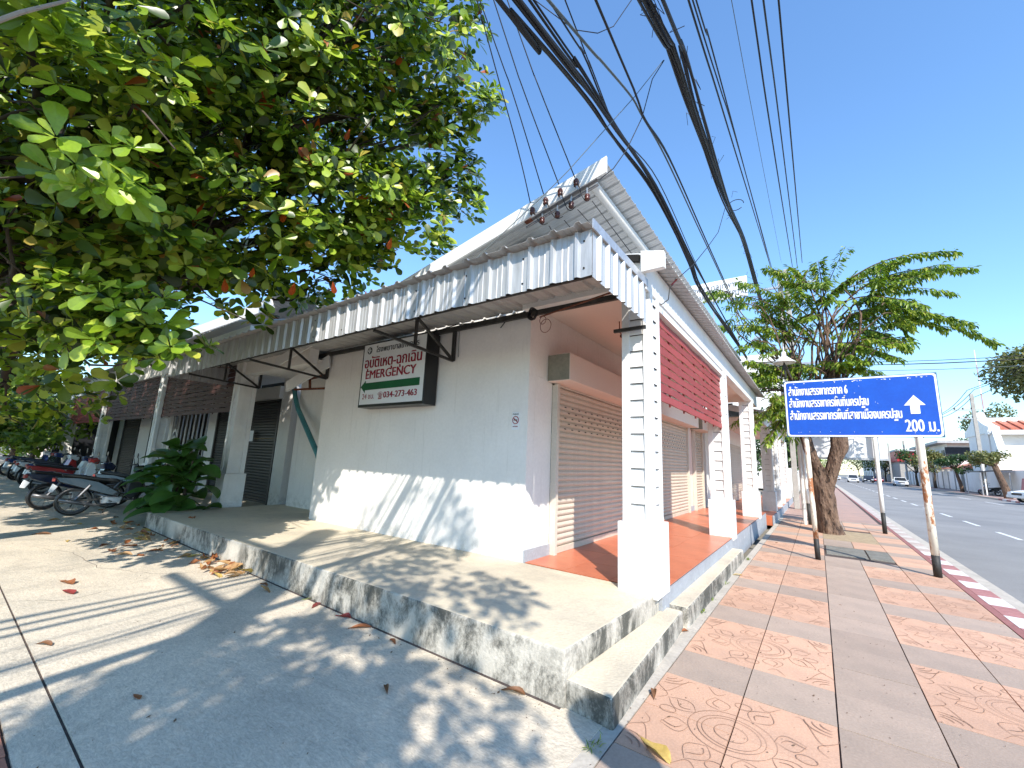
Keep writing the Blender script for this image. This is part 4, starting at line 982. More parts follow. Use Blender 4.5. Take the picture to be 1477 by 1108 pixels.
MB().bar(lc + Vector((0, 0, .0)), lc + Vector((-.10, 0, -.42)), .025).bar(lc + Vector((0, 0, .0)), lc + Vector((.14, 0, -.42)), .025).bar(lc, lc + Vector((.02, .02, -.42)), .04).build('lamp_struts', steel, lp)
MB().tube([(-.42, 15.93, 0), (-.42, 15.93, lc.z + .45)], .05, 10).build('lamp_post', polecream, lp)
def cable(px, za, yb, r, desc, m=cablem, back=9, fwd=0, sagk=0, grp='overhead cables along the street', strands=1, spread=.03):
    A = at(px[0][0], px[0][1], 2, za); Bp = at(px[-1][0], px[-1][1], 1, yb)
    n = Vector((Bp.y - A.y, -(Bp.x - A.x), 0)).normalized(); pts = [A]
    for p in px[1:-1]:
        d = ray(*p); t = (A - CAMP).dot(n) / d.dot(n); pts.append(CAMP + d * t)
    pts.append(Bp)
    d0 = (pts[0] - pts[1]).normalized(); pts.insert(0, pts[0] + d0 * back + Vector((0, 0, .02 * back)))
    if fwd: d1 = (pts[-1] - pts[-2]).normalized(); pts.append(pts[-1] + d1 * fwd + Vector((0, 0, .03 * fwd)))
    # smooth
    P = []
    for i in range(len(pts) - 1):
        p0 = pts[max(i - 1, 0)]; p1 = pts[i]; p2 = pts[i + 1]; p3 = pts[min(i + 2, len(pts) - 1)]
        for k in range(6):
            t = k / 6; P.append(.5 * ((2 * p1) + (p2 - p0) * t + (2 * p0 - 5 * p1 + 4 * p2 - p3) * t * t + (3 * p1 - p0 - 3 * p2 + p3) * t ** 3))
    P.append(pts[-1]); out = None
    for s in range(strands):
        ox = rnd.uniform(-spread, spread) if strands > 1 else 0; oz = rnd.uniform(-spread, spread) if strands > 1 else 0; ph = rnd.uniform(0, 6)
        mb = MB().tube([p + Vector((ox + spread * .4 * math.sin(i * .35 + ph) * (strands > 1), 0, oz + spread * .4 * math.cos(i * .3 + ph) * (strands > 1))) for i, p in enumerate(P)], r * rnd.uniform(.8, 1.15) if strands > 1 else r, 6)
        out = mb.build('cable', m, smooth=True, label=desc, cat='cable', group=grp)
    return P
Abx = [(725, 0), (737, 15), (847, 140), (888, 197), (945, 277), (995, 379), (1013, 420), (1053, 480), (1077, 517)]
PA = cable(Abx, 5.4, 17, .016, 'thick black overhead cable in the heavy bundle sweeping down past the gable corner', strands=3, spread=.028)
A2 = [(748, 0), (847, 125), (892, 190), (947, 272), (997, 377), (1015, 420), (1055, 480), (1078, 517)]
cable(A2, 5.5, 17.1, .016, 'thick black overhead cable in the heavy bundle sweeping down past the gable corner', strands=3, spread=.026)
cable([(770, 0), (833, 92), (893, 185), (948, 268), (998, 374), (1030, 430), (1078, 515)], 5.7, 17.2, .013, 'black overhead cable joining the heavy bundle right of the insulator rack', strands=2)
cable([(794, 4), (840, 75), (890, 187), (950, 262), (1000, 372)], 5.9, 12, .010, 'thin black overhead cable crossing to the heavy bundle above the gable', fwd=4)
cable([(815, 0), (852, 95), (888, 190)], 6.2, 5.2, .008, 'thin black overhead wire dropping steeply to the heavy bundle', fwd=0)
cable([(794, 4), (870, 91), (911, 140), (926, 167), (960, 227), (1006, 326), (1048, 417), (1068, 470)], 5.8, 17.5, .015, 'grey overhead cable slanting across the black ones in the middle of the sky', cablegrey)
cable([(856, 0), (915, 136), (932, 176), (963, 228), (1008, 326), (1050, 417), (1072, 470)], 5.9, 17.5, .013, 'black overhead cable of the middle pair', strands=2, spread=.02)
D_ = [(926, 0), (968, 80), (1002, 170), (1044, 288), (1074, 356), (1093, 420), (1108, 478)]
cable(D_, 6.2, 21.6, .018, 'thick black cable in the tangled bundle running up the right of the sky', strands=5, spread=.05)
D2 = [(960, 0), (987, 68), (1014, 170), (1052, 290), (1078, 356), (1095, 420), (1110, 478)]
cable(D2, 6.3, 21.6, .016, 'thick black cable in the tangled bundle running up the right of the sky', strands=4, spread=.04)
cable([(993, 0), (1032, 125), (1063, 227), (1112, 387)], 6.8, 21.7, .013, 'black overhead wire right of the tangled bundle', strands=1)
cable([(999, 0), (1038, 125), (1069, 227), (1117, 400)], 6.8, 21.7, .010, 'second black overhead wire right of the tangled bundle', strands=1)
cable([(1004, 0), (1044, 133), (1120, 417)], 6.9, 21.7, .010, 'third thinner overhead wire right of the tangled bundle')
cable([(1055, 0), (1089, 182), (1127, 379)], 7.8, 22, .005, 'faint thin grey wire between the bundle and the three right wires', cablegrey)
cable([(1084, 0), (1112, 190), (1143, 385)], 8.2, 22, .014, 'left one of the three parallel black wires at the right of the sky')
cable([(1101, 0), (1126, 190), (1150, 385)], 8.2, 22, .014, 'middle one of the three parallel black wires at the right of the sky')
cable([(1123, 0), (1140, 190), (1157, 379)], 8.2, 22, .014, 'right one of the three parallel black wires at the right of the sky')
# four service wires to the rack
for k, (pp, za) in enumerate((([(688, 0), (746, 212), (765, 293)], 6.4), ([(692, 0), (738, 130), (784, 280)], 6.4), ([(712, 0), (755, 130), (806, 266)], 6.4), ([(737, 15), (775, 120), (829, 256)], 6.4))):
    cable(pp, za, 3.88, .007, 'thin black service wire, number %s from the left at the insulator rack' % ('one', 'two', 'three', 'four')[k], grp='service wires at the insulator rack', back=6)
def wire3(pts, r, m, **k): return MB().tube(pts, r, 5).build('wire', m, smooth=True, cat='wire', **k)
def arc(a, b_, sag, n=10): a = Vector(a); b_ = Vector(b_); return [a.lerp(b_, i / n) - Vector((0, 0, sag * math.sin(math.pi * i / n))) for i in range(n + 1)]
for k, ((a, b_), sg) in enumerate(zip((((768, 300), (790, 322)), ((788, 288), (812, 312)), ((809, 275), (830, 298)), ((833, 262), (852, 286))), (.10, .12, .14, .12))):
    wire3(arc(at(*a, 1, 3.86), at(*b_, 1, 3.9), sg), .005, cablem, label='short drooping jumper wire under insulator %s of the rack' % ('one', 'two', 'three', 'four')[k], group='jumper wires on the rack')
for k, (a, b_) in enumerate((((792, 326), (803, 345)), ((814, 318), (828, 335)), ((833, 302), (890, 366)), ((854, 290), (920, 378)))):
    wire3([at(*a, 1, 3.9), at(*b_, 1, 4.3)], .005, cablem, label='thin service wire running from rack insulator %s down behind the canopy edge' % ('one', 'two', 'three', 'four')[k], group='wires from rack to porch roof')
wire3([at(957, 87, 1, 4.6), at(915, 140, 1, 4.3), at(877, 182, 1, 4.1), at(820, 246, 1, 3.8), at(786, 280, 1, 3.7), at(700, 360, 1, 3.3), at(655, 405, 1, 3.0)], .005, cablegrey, label='thin grey wire slanting down left from the tangled bundle across the verge')
wire3([at(958, 87, 1, 4.6), at(941, 114, 1, 4.5), at(926, 170, 1, 4.4), at(904, 216, 1, 4.2), at(885, 243, 1, 4.1), at(866, 258, 1, 3.95), at(850, 266, 1, 3.88)], .006, cablem, label='black drop wire curving from the tangled bundle to the top of the rack')
wire3([at(911, 0, 2, 6.6), at(885, 38, 2, 6.3), at(862, 48, 2, 6.1), at(828, 43, 2, 6.0), at(771, 0, 2, 6.1)], .005, cablem, label='slack black wire looping between two cables at the top of the sky')
wire3([at(1046, 300, 1, 8.8), at(1036, 335, 1, 7.6), at(1021, 356, 1, 6.6), at(1000, 382, 1, 5.6), at(975, 404, 1, 4.9), at(966, 416, 1, 4.75), at(964, 432, 1, 4.7), at(955, 439, 1, 4.7), at(944, 437, 1, 4.7)], .006, cablem, label='black drop wire from the tangled bundle to the porch beam')
MB().tube([at(977, 402, 1, 4.9), at(969, 411, 1, 4.8)], .012, 5).build('wire_joint', redslat, label='red taped joint on the drop wire above the porch beam', cat='wire joint')
c0 = at(1061, 296, 1, 9.0); MB().tube([c0 + Vector((.15 * math.cos(a), 0, .12 * math.sin(a))) for a in [2 * math.pi * i / 16 for i in range(15)]], .008, 5).build('cable_loop', cablem, smooth=True, label='small round loop of spare cable on the tangled bundle', cat='cable coil')
tg = MB()
for k in range(46):
    i = rnd.randint(0, 5); t = rnd.random(); px = D_[i][0] + (D_[i + 1][0] - D_[i][0]) * t + rnd.uniform(-8, 30 * (1 - (i + t) / 6)); py = D_[i][1] + (D_[i + 1][1] - D_[i][1]) * t
    yy = 3.6 + (i + t) ** 1.7 * .8
    p = at(px, py, 1, yy); tg.tube([p, p + Vector((rnd.uniform(-.09, .09), rnd.uniform(-.2, .2), rnd.uniform(-.09, .09))), p + Vector((rnd.uniform(-.12, .12), rnd.uniform(-.3, .3), rnd.uniform(-.12, .12)))], .004, 4)
tg.build('cable_ties', cablem, label='mass of tie wires and loose ends on the tangled cable bundle', cat='tie wires', kind='stuff')

# ================================================================== LEFT WING
wing = thing('left_wing_building', (-20, 4, 0), 'shaded left wing shopfront row with dark red slat screens, tall white columns and roller shutters', 'building')
def bigcol(x, y=4.14, w_=.18, z0=.1, zt_=3.72, plinth=.98):
    core = B('column', white, x - w_ + .03, x + w_ - .03, y - w_ + .03, y + w_ - .03, z0, zt_, wing)
    B('plinth', white, x - w_ - .04, x + w_ + .04, y - w_ - .04, y + w_ + .04, z0, plinth, core, bevel=.01)
    for sx in (-1, 1):
        for sy in (-1, 1):
            B('corner_board', white, x + (.09 if sx > 0 else -w_), x + (w_ if sx > 0 else -.09), y + (.09 if sy > 0 else -w_), y + (w_ if sy > 0 else -.09), plinth + .002, zt_, core, bevel=.003)
    z = plinth + .01
    while z < zt_ - .05:
        MB().prism([(x - .088, y - w_ + .012, z), (x + .088, y - w_ + .012, z), (x + .088, y - w_ + .035, z + .17), (x - .088, y - w_ + .035, z + .17)], (0, .02, 0)).build('lapped_plank', white, core); MB().prism([(x + w_ - .012, y - .088, z), (x + w_ - .012, y + .088, z), (x + w_ - .035, y + .088, z + .17), (x + w_ - .035, y - .088, z + .17)], (-.02, 0, 0)).build('lapped_plank', white, core)
        z += .178
    return core
colx = (-10.80, -16.5, -23.7, -31.0)
for x in colx: bigcol(x)
brd = B('broken_plinth_board', white, -11.02, -10.55, 3.90, 3.93, .28, .62, wing)
B('front_beam', whitewall, -34, -10.64, 3.98, 4.30, 3.73, 4.42, wing)
B('wing_ceiling', whitewall, -34, -10.7, 4.31, 6.5, 3.74, 3.78, wing)
B('floor', lotm, -34, -10.5, 3.9, 6.6, -.05, .11, wing)
B('back_wall', whitewall, -34, -16.0, 6.5, 6.65, 0, 3.9, wing)
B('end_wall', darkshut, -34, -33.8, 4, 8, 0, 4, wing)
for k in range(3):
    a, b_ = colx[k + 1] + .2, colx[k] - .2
    slatscreen(wing, 'x', 4.06, a, b_, 2.38, 3.72, rows=11, cells=9 if k else 8, m=redslat if k == 2 else mat('shaded_slat_brown', (.085, .035, .03), .6, var=.1, scale=6, bump=.1, objvar=.1))  # darker copy of the red slats: bay shade put into the colour
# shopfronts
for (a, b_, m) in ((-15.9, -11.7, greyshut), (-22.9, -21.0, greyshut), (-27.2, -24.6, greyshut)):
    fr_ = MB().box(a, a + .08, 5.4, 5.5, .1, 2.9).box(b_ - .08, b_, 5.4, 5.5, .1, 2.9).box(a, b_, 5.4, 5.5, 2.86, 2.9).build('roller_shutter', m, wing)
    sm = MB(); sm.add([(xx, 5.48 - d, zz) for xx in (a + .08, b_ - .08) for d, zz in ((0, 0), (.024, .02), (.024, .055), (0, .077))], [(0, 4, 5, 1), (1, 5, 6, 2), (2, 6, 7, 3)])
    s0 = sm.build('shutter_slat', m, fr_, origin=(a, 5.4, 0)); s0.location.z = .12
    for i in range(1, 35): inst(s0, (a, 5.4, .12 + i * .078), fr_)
    B('shutter_box', whitewall, a - .1, b_ + .1, 5.3, 5.55, 2.91, 3.25, fr_)
for (a, b_) in ((-11.69, -11.1), (-16.6, -15.92), (-21.0, -20.2), (-24.5, -22.95)): B('shopfront_pier', whitewall, a, b_, 5.42, 5.6, .1, 3.7, wing)
B('dark_interior', hole, -20.2, -16.7, 6.3, 6.4, .1, 3.7, wing)
for i in range(9):
    xx = -20.1 + i * .40
    MB().box(xx, xx + .045, 5.46, 5.5, .12, 3.0).build('gate_bar', polecream if i % 2 else galv, wing)
for i in range(4): MB().prism([(-20.12, 5.45, 1.1 + i * .28), (-19.9, 5.45, 1.25 + i * .28), (-19.7, 5.45, 1.1 + i * .28), (-19.7, 5.45, 1.2 + i * .28), (-19.9, 5.45, 1.35 + i * .28), (-20.12, 5.45, 1.2 + i * .28)], (0, .01, 0)).build('gate_chevron', polecream, wing)
B('posted_paper', signwhite, -13.2, -12.95, 5.35, 5.36, 1.75, 2.05, wing)
# wing roofs: lean-to and raised monopitch behind
k = 0; x = -10.7
while x > -33:
    pr = corr(0, 1.2, .20, .06, .025)
    MB().sheet([(x - u, 3.75, 4.46 + hh) for u, hh in pr], (0, 2.2, .75), .003).build('roof_sheet', zincunder, wing)
    x -= 1.2
x = -11.9
while x > -24.4:
    pr = corr(0, 1.2, .20, .06, .025)
    MB().sheet([(x - u, 5.45, 6.18 + hh) for u, hh in pr], (0, 6.0, -1.7), .003).build('roof_sheet', darkshut if False else zincunder, wing)
    x -= 1.2
MB().prism([at(240, 487, 1, 5.42), at(244, 496, 1, 5.42), at(394, 444, 1, 5.42), at(390, 431, 1, 5.42)], (0, .05, 0)).build('eaves_board', white, wing)
MB().prism([(-11.9, 5.44, 6.04), (-11.9, 5.44, 6.24), (-11.9, 11.4, 4.54), (-11.9, 11.4, 4.34)], (-.05, 0, 0)).build('eaves_board', white, wing)
for xx in (-22, -19.5, -17, -14.5): MB().bar((xx, 5.5, 6.10), (xx, 11, 4.5), .05, .08).build('rafter', rustm, wing)
for zz, yy in ((5.7, 7.0), (5.3, 8.5)): MB().bar((-24, yy, zz), (-12, yy, zz), .05).build('purlin', rustm, wing)
B('clerestory', hole, -24, -12.0, 8.8, 8.9, 3.9, 5.2, wing)
# house far left in sun
hs = thing('cream_house', (-48, 9, 0), 'sunlit cream house with red shutters half hidden beyond the left wing', 'house')
B('wall', peach, -70, -36, 6, 14, 0, 4.2, hs); B('roof', roofgrey, -57, -35.5, 7.4, 14.5, 4.2, 4.5, hs)
for xx in (-38, -41.5, -45): B('window', redslat, xx - 1, xx, 7.93, 8.0, 1.0, 2.6, hs)
yl = thing('yellow_building', (-60, 26, 0), 'pale yellow building glimpsed through the leaves above the left wing roof', 'building')
B('wall', mat('yellow_render', (.75, .60, .22), .8), -70, -34, 24, 34, 0, 13.5, yl); B('roof', roofgrey, -70.5, -33.5, 23.5, 34.5, 13.5, 13.9, yl)
for xx in range(-66, -36, 5): B('window', hole, xx, xx + 1.6, 23.93, 23.99, 9.6, 11.2, yl)

# ================================================================== BROAD LEAVED PLANT BY THE COLUMN
rng = np.random.default_rng(21)
pt = thing('broad_leaved_plant', (-10.9, 3.2, 0), 'large bushy plant with big paddle-shaped dark green leaves growing beside the shaded white column', 'plant')
bigleaf = leafmat('plant_leaf', [(0, (.035, .09, .02)), (.6, (.06, .14, .03)), (1, (.13, .20, .05))], .25, .3)
def paddle():
    V = []; F = []
    st = [(0, .02), (.12, .09), (.3, .19), (.5, .235), (.7, .22), (.85, .16), (.95, .08)]
    for x, w_ in st:
        w_ *= 1.3; z = .16 * math.sin(x * 2.2) - .28 * x * x; V += [(x, w_, z + .05 * w_ / .2), (x, w_ * .5, z + .02), (x, 0, z - .01), (x, -w_ * .5, z + .02), (x, -w_, z + .05 * w_ / .2)]
    V.append((1, 0, -.17)); n = len(st)
    for i in range(n - 1):
        for j in range(4): a = i * 5 + j; F.append((a, a + 1, a + 6, a + 5))
    k = (n - 1) * 5; F += [(k + j, k + j + 1, len(V) - 1) for j in range(4)]
    me = bpy.data.meshes.new('leaf'); me.from_pydata(V, [], F); me.materials.append(bigleaf); me.shade_smooth(); return me
pm_ = paddle()
st = MB()
for (sx, sy) in ((0, 0), (.35, .05), (-.45, .0), (.1, -.15), (-.2, .1)):
    st.tube([(-10.9 + sx * .5, 3.2 + sy, 0), (-10.9 + sx, 3.2 + sy, .8), (-10.9 + sx * 1.3, 3.2 + sy, 1.25)], [.035, .025, .015], 6)
st.build('stem', barkd, pt)
for i in range(105):
    z = rng.uniform(.1, 1.5); a = rng.uniform(0, 6.28); rr = rng.uniform(.05, .35)
    c = np.array([-10.9 + rng.uniform(-.95, .75) * (1.1 - z * .25), 3.2 + rng.uniform(-.25, .2), z])
    d = np.array([math.cos(a), math.sin(a) * .8 - .25, rng.uniform(-.25, .75)]); s = rng.uniform(.42, .66)
    fr_ = frame(d, np.array([0, -.4, 1.]) + rng.normal(0, .25, 3)) * s
    o = bpy.data.objects.new('leaf', pm_); COL.objects.link(o); o.parent = pt
    o.matrix_local = Matrix([[*map(float, fr_[r_]), float(c[r_]) - pt.location[r_]] for r_ in range(3)] + [[0, 0, 0, 1]])

# ================================================================== MOTORCYCLES
bikem = mat('dull_bike_metal', (.16, .16, .165), .35, .6, bump=0)
def motorcycle(loc, rz, body, accent, seatc=blackp, label='', group=None, detail=True):
    """step-through motorcycle, local +x forward, origin on the ground between the wheels"""
    t = thing('motorcycle', (0, 0, 0), label, 'motorcycle', group)
    for wx in (-.62, .62):
        r0 = .29
        ty = MB().lathe([(r0 - .065, -.030), (r0 - .03, -.042), (r0 - .006, -.028), (r0, 0), (r0 - .006, .028), (r0 - .03, .042), (r0 - .065, .030), (r0 - .065, -.030)], 28, (wx, 0, r0), 'y').build('tyre', blackp, t, smooth=True)
        MB().lathe([(r0 - .068, -.025), (r0 - .085, -.018), (r0 - .085, .018), (r0 - .068, .025), (r0 - .068, -.025)], 28, (wx, 0, r0), 'y').build('rim', bikem, ty)
        MB().lathe([(0, -.06), (.055, -.06), (.06, 0), (.055, .06), (0, .06)], 14, (wx, 0, r0), 'y').build('hub', bikem, ty)
        if detail:
            sp = MB()
            for k in range(12):
                a = k * math.pi / 6; sp.tube([(wx + .04 * math.cos(a + .4), .02 * (-1) ** k, r0 + .04 * math.sin(a + .4)), (wx + (r0 - .08) * math.cos(a), 0, r0 + (r0 - .08) * math.sin(a))], .004, 4)
            sp.build('spokes', bikem, ty, kind='stuff')
    def slab_(pts, w0, w1, nm, m, bev=.02):
        n = len(pts); V = []
        for sgn in (-1, 1):
            V += [(x, sgn * (w0 + (w1 - w0) * (z - .3) / .6) / 2, z) for x, z in pts]
        F = [tuple(range(n)), tuple(reversed(range(n, 2 * n)))] + [(i, i + n, (i + 1) % n + n, (i + 1) % n) for i in range(n)]
        return MB().add(V, F).build(nm, m, t, bevel=bev)
    slab_([(-.98, .80), (-.90, .68), (-.45, .52), (-.18, .42), (.05, .36), (.10, .44), (-.10, .58), (-.30, .70), (-.60, .78)], .24, .20, 'tail_body', body)
    slab_([(-.86, .80), (-.25, .70), (.02, .66), (.06, .70), (-.02, .755), (-.28, .78), (-.60, .84), (-.88, .86)], .22, .27, 'seat', seatc, .025)
    slab_([(.28, .92), (.20, .70), (.16, .38), (.26, .30), (.38, .42), (.44, .62), (.40, .86)], .40, .30, 'leg_shield', accent)
    slab_([(.05, .44), (.05, .34), (.22, .32), (.24, .46)], .14, .14, 'down_tube_cover', body)
    slab_([(.26, .90), (.46, .86), (.50, .97), (.40, 1.06), (.24, 1.04)], .18, .20, 'headlight_cowl', body)
    MB().lathe([(0, .03), (.05, .025), (.065, 0)], 14, (.485, 0, .94), 'x').build('headlight', signwhite, t, smooth=True)
    slab_([(.34, .58), (.55, .60), (.78, .56), (.92, .44), (.88, .42), (.72, .52), (.50, .54), (.36, .50)], .12, .12, 'front_mudguard', accent, .01)
    slab_([(-.98, .66), (-1.02, .50), (-.96, .48), (-.90, .60)], .12, .14, 'number_plate', signwhite, .004)
    MB().box(-1.0, -.95, -.07, .07, .70, .78).build('tail_lamp', redslat, t, bevel=.01)
    for s in (-1, 1):
        MB().tube([(.62, s * .085, .29), (.36, s * .075, .82)], .022, 8).build('fork', bikem, t)
        MB().tube([(-.62, s * .12, .29), (-.42, s * .125, .62)], .028, 8).build('shock_absorber', bikem, t)
        MB().tube([(.31, s * .05, 1.04), (.26, s * .28, 1.08), (.20, s * .36, 1.05)], .014, 6).build('handlebar', steel, t)
        MB().tube([(.27, s * .25, 1.08), (.25, s * .30, 1.22)], .006, 5).lathe([(0, -.01), (.05, -.01), (.055, 0), (0, .012)], 12, (.24, s * .31, 1.26), 'x').build('mirror', blackp, t)
        MB().tube([(-.08, s * .06, .28), (-.06, s * .30, .27)], .014, 6).build('footpeg', steel, t)
        MB().bar((-.62, s * .10, .29), (-.05, s * .09, .34), .03).build('swing_arm', steel, t)
    slab_([(-.22, .38), (-.20, .22), (.10, .20), (.14, .36)], .22, .22, 'engine', galv)
    MB().tube([(.05, -.14, .22), (-.30, -.16, .20), (-.55, -.17, .26), (-.85, -.18, .33)], [.02, .022, .045, .04], 10).build('exhaust', bikem, t, smooth=True)
    MB().tube([(-.95, -.09, .88), (-1.0, 0, .90), (-.95, .09, .88), (-.70, .12, .84)], .010, 6).build('grab_rail', bikem, t)
    MB().tube([(-.05, .14, .22), (-.12, .22, .02)], .012, 6).build('side_stand', steel, t)
    MB().bar((.30, -.1, .48), (.31, .1, .60), .16, .02, up=(1, 0, 0)).build('basket', blackp, t) if False else None
    t.location = loc; t.rotation_euler = (R(-4), 0, rz)
    return t
bodyblack = mat('gloss_black_paint', (.012, .012, .014), .2, var=.02, bump=0, coat=.6)
bodyblue = mat('gloss_blue_paint', (.02, .04, .14), .25, var=.02, bump=0, coat=.6); bodyred = mat('gloss_red_paint', (.30, .02, .02), .25, var=.02, bump=0, coat=.6)
bodywhite = mat('gloss_white_paint', (.7, .7, .7), .25, var=.02, bump=0, coat=.6); bodysilver = mat('silver_paint', (.30, .31, .32), .3, .5, bump=0)
bodyteal = mat('gloss_teal_paint', (.03, .16, .18), .25, bump=0, coat=.5)
G = 'motorcycles parked in the shade at the left'
motorcycle((-12.75, 2.62, 0), R(84), bodyblack, mat('dark_silver', (.04, .042, .045), .3, .3, bump=0), label='nearest black motorcycle with silver side trim parked beside the bushy plant', group=G)
motorcycle((-14.2, 2.35, 0), R(95), mat('near_black_blue_paint', (.012, .02, .05), .25, bump=0, coat=.5), bodyblack, label='dark blue motorcycle behind the nearest black one, cut by the left edge', group=G)
motorcycle((-13.6, 3.3, 0), R(60), bodyblack, bodyteal, label='black and teal motorcycle pushed up to the slat fronted shop', group=G)
bl = [(bodyred, bodywhite, 'red and white motorcycle'), (bodyblue, bodywhite, 'blue and white motorcycle'), (bodywhite, bodyred, 'white motorcycle with red shield'), (bodysilver, bodyblue, 'silver motorcycle with blue shield'), (bodyblue, bodyblack, 'blue and black motorcycle'), (bodyred, bodyblack, 'red and black motorcycle'), (bodywhite, bodyblue, 'white motorcycle with blue shield')]
for k, (a, b_, d) in enumerate(bl):
    motorcycle((-18.2 - k * 1.5, 2.75 + .1 * (k % 2), 0), R(92 + 6 * (k % 3)), a, b_, label=d + ' in the far sunlit row at the left edge', group='motorcycles in the far row', detail=False)

# ================================================================== FALLEN LEAVES
rng = np.random.default_rng(9)
dmats = [leafmat('dry_leaf_%s' % n, [(0, a), (1, b_)], .12, .6) for n, a, b_ in (('brown', (.16, .075, .035), (.22, .10, .045)), ('tan', (.36, .20, .09), (.42, .25, .11)), ('rust', (.26, .085, .03), (.30, .11, .04)), ('yellow', (.52, .34, .08), (.5, .36, .12)), ('red', (.28, .03, .03), (.25, .05, .04)), ('green', (.33, .36, .10), (.4, .4, .12)))]
def curled(k, m):
    V = []; F = []; st = [(0, .01), (.12, .06), (.3, .14), (.5, .20), (.7, .23), (.85, .19), (.95, .10), (1, .02)]
    ph = rnd.uniform(0, 6); cu = rnd.uniform(.6, 1.5); bend = rnd.uniform(-.3, .5)
    for i, (x, w_) in enumerate(st):
        for j in range(-3, 4):
            y = w_ * j / 3; u = abs(j) / 3; z = .015 + cu * .55 * (y * y) * 4 + .04 * math.sin(ph + x * 7 + j) * u + bend * .18 * math.sin(x * 3) + .02 * math.sin(9 * x + ph)
            V.append((x - .5, y * (1 - .25 * cu * u), z))
    for i in range(len(st) - 1):
        for j in range(6): a = i * 7 + j; F.append((a, a + 1, a + 8, a + 7))
    n = len(V); V += [(-.5, .008, .015), (-.5, -.008, .015), (-.68, 0, .05)]; F += [(n, n + 1, n + 2)]
    me = bpy.data.meshes.new('fallen_leaf'); me.from_pydata(V, [], F); me.materials.append(m); me.shade_smooth(); return me
lm_ = {(mi, k): curled(k, m) for mi, m in enumerate(dmats) for k in range(4)}
CN = ('brown', 'tan', 'rust coloured', 'yellow', 'dark red', 'yellow-green')
def fallen(x, y, z, s, mi, rz, label, group=None, tilt=(0, 0)):
    o = bpy.data.objects.new('fallen_leaf', lm_[(mi, rnd.randrange(4))]); COL.objects.link(o); o.location = (x, y, z); o.scale = (s, s, s); o.rotation_euler = (tilt[0], tilt[1], rz)
    return setp(o, label, 'leaf', group)
g0 = lambda px, py, z=0: at(px, py, 2, z)
single = [(945, 1083, 0, .22, 3, -.5, 'large curled yellow-brown dry leaf lying on the pavement beside the lowest step'), (943, 1003, 0, .13, 0, 1.9, 'brown dry leaf standing on edge against the foot of the lower step'),
          (740, 1000, 0, .17, 0, .3, 'dark brown dry leaf at the foot of the walkway near its corner'), (557, 996, 0, .11, 0, 2.6, 'small brown dry leaf alone on the shaded concrete'), (567, 926, 0, .12, 2, 2.8, 'small rust brown leaf next to the walkway foot'),
          (519, 906, 0, .20, 2, .9, 'rust coloured leaf lying against the walkway right of the red one'), (495, 890, 0, .17, 4, .4, 'dark red leaf lying against the foot of the walkway'), (449, 864, 0, .18, 5, 1.1, 'yellow-green fallen leaf at the foot of the walkway'),
          (455, 874, 0, .16, 4, 2.2, 'dark red-brown leaf tucked under the yellow-green leaf'), (197, 1006, 0, .10, 2, .1, 'small orange-brown leaf alone in the middle of the lot'), (63, 931, 0, .14, 0, .5, 'brown leaf with upright stalk near the lot edge strip'),
          (96, 841, 0, .26, 2, .25, 'curled orange leaf on the sunlit lot at the left'), (98, 855, 0, .24, 4, .2, 'flat dark red leaf just below the orange one on the lot'), (275, 748, .27, .26, 2, .1, 'orange-brown leaf lying on top of the walkway near its left end'),
          (986, 911, 0, .11, 2, .9, 'small rust leaf between the two steps'), (1064, 830, 0, .13, 3, .4, 'yellow leaf on the pavement beside the porch step'), (1212, 873, 0, .03, 0, 0, 'tiny brown leaf scrap on the grey paving strip'), (1120, 783, 0, .08, 0, 1, 'small dark leaf on the shadowed pavement near the sign pole'),
          (160, 795, 0, .24, 2, .1, 'rust coloured leaf on the lot left of the leaf heap'), (178, 800, 0, .24, 1, .7, 'tan leaf with long stalk left of the leaf heap'), (223, 795, 0, .20, 2, 1.0, 'rust coloured leaf between the two leaf heaps'), (266, 803, 0, .20, 1, 2.0, 'tan leaf just left of the larger leaf heap'), (150, 787, 0, .2, 2, 2.4, 'dull rust leaf furthest left before the small heap'), (60, 771, 0, .25, 0, 1.0, 'dark brown leaf in the shade at the far left of the lot')]
for (px, py, z, s, mi, rz, lab) in single:
    p = g0(px, py, z); fallen(p.x, p.y, z + .002, s, mi, rz, lab)
for (c, n, sx, sy, lab, gr) in (((318, 822), 34, .55, .16, 'dry curled leaf in the larger brown heap against the walkway', 'leaves heaped against the walkway'), ((205, 772), 26, .9, .14, 'dry curled leaf in the smaller heap at the left end of the walkway', 'leaves heaped at the walkway end'), ((120, 745), 14, 2.0, .5, 'brown leaf scattered in the shade beside the motorcycles', 'leaves in the shade by the motorcycles')):
    p = g0(*c)
    for k in range(n):
        q = rng.normal(0, 1, 2); zz = max(0, .05 * rng.uniform(0, 1) * (abs(q[0]) < 1)) if n > 20 else 0
        fallen(p.x + q[0] * sx, min(p.y + q[1] * sy, 2.56), .003 + zz, rng.uniform(.14, .23), int(rng.choice([0, 1, 2, 2, 1, 3])), rng.uniform(0, 6.28), lab, gr, (rng.uniform(-.5, .5) * (n > 20), rng.uniform(-.5, .5) * (n > 20)))

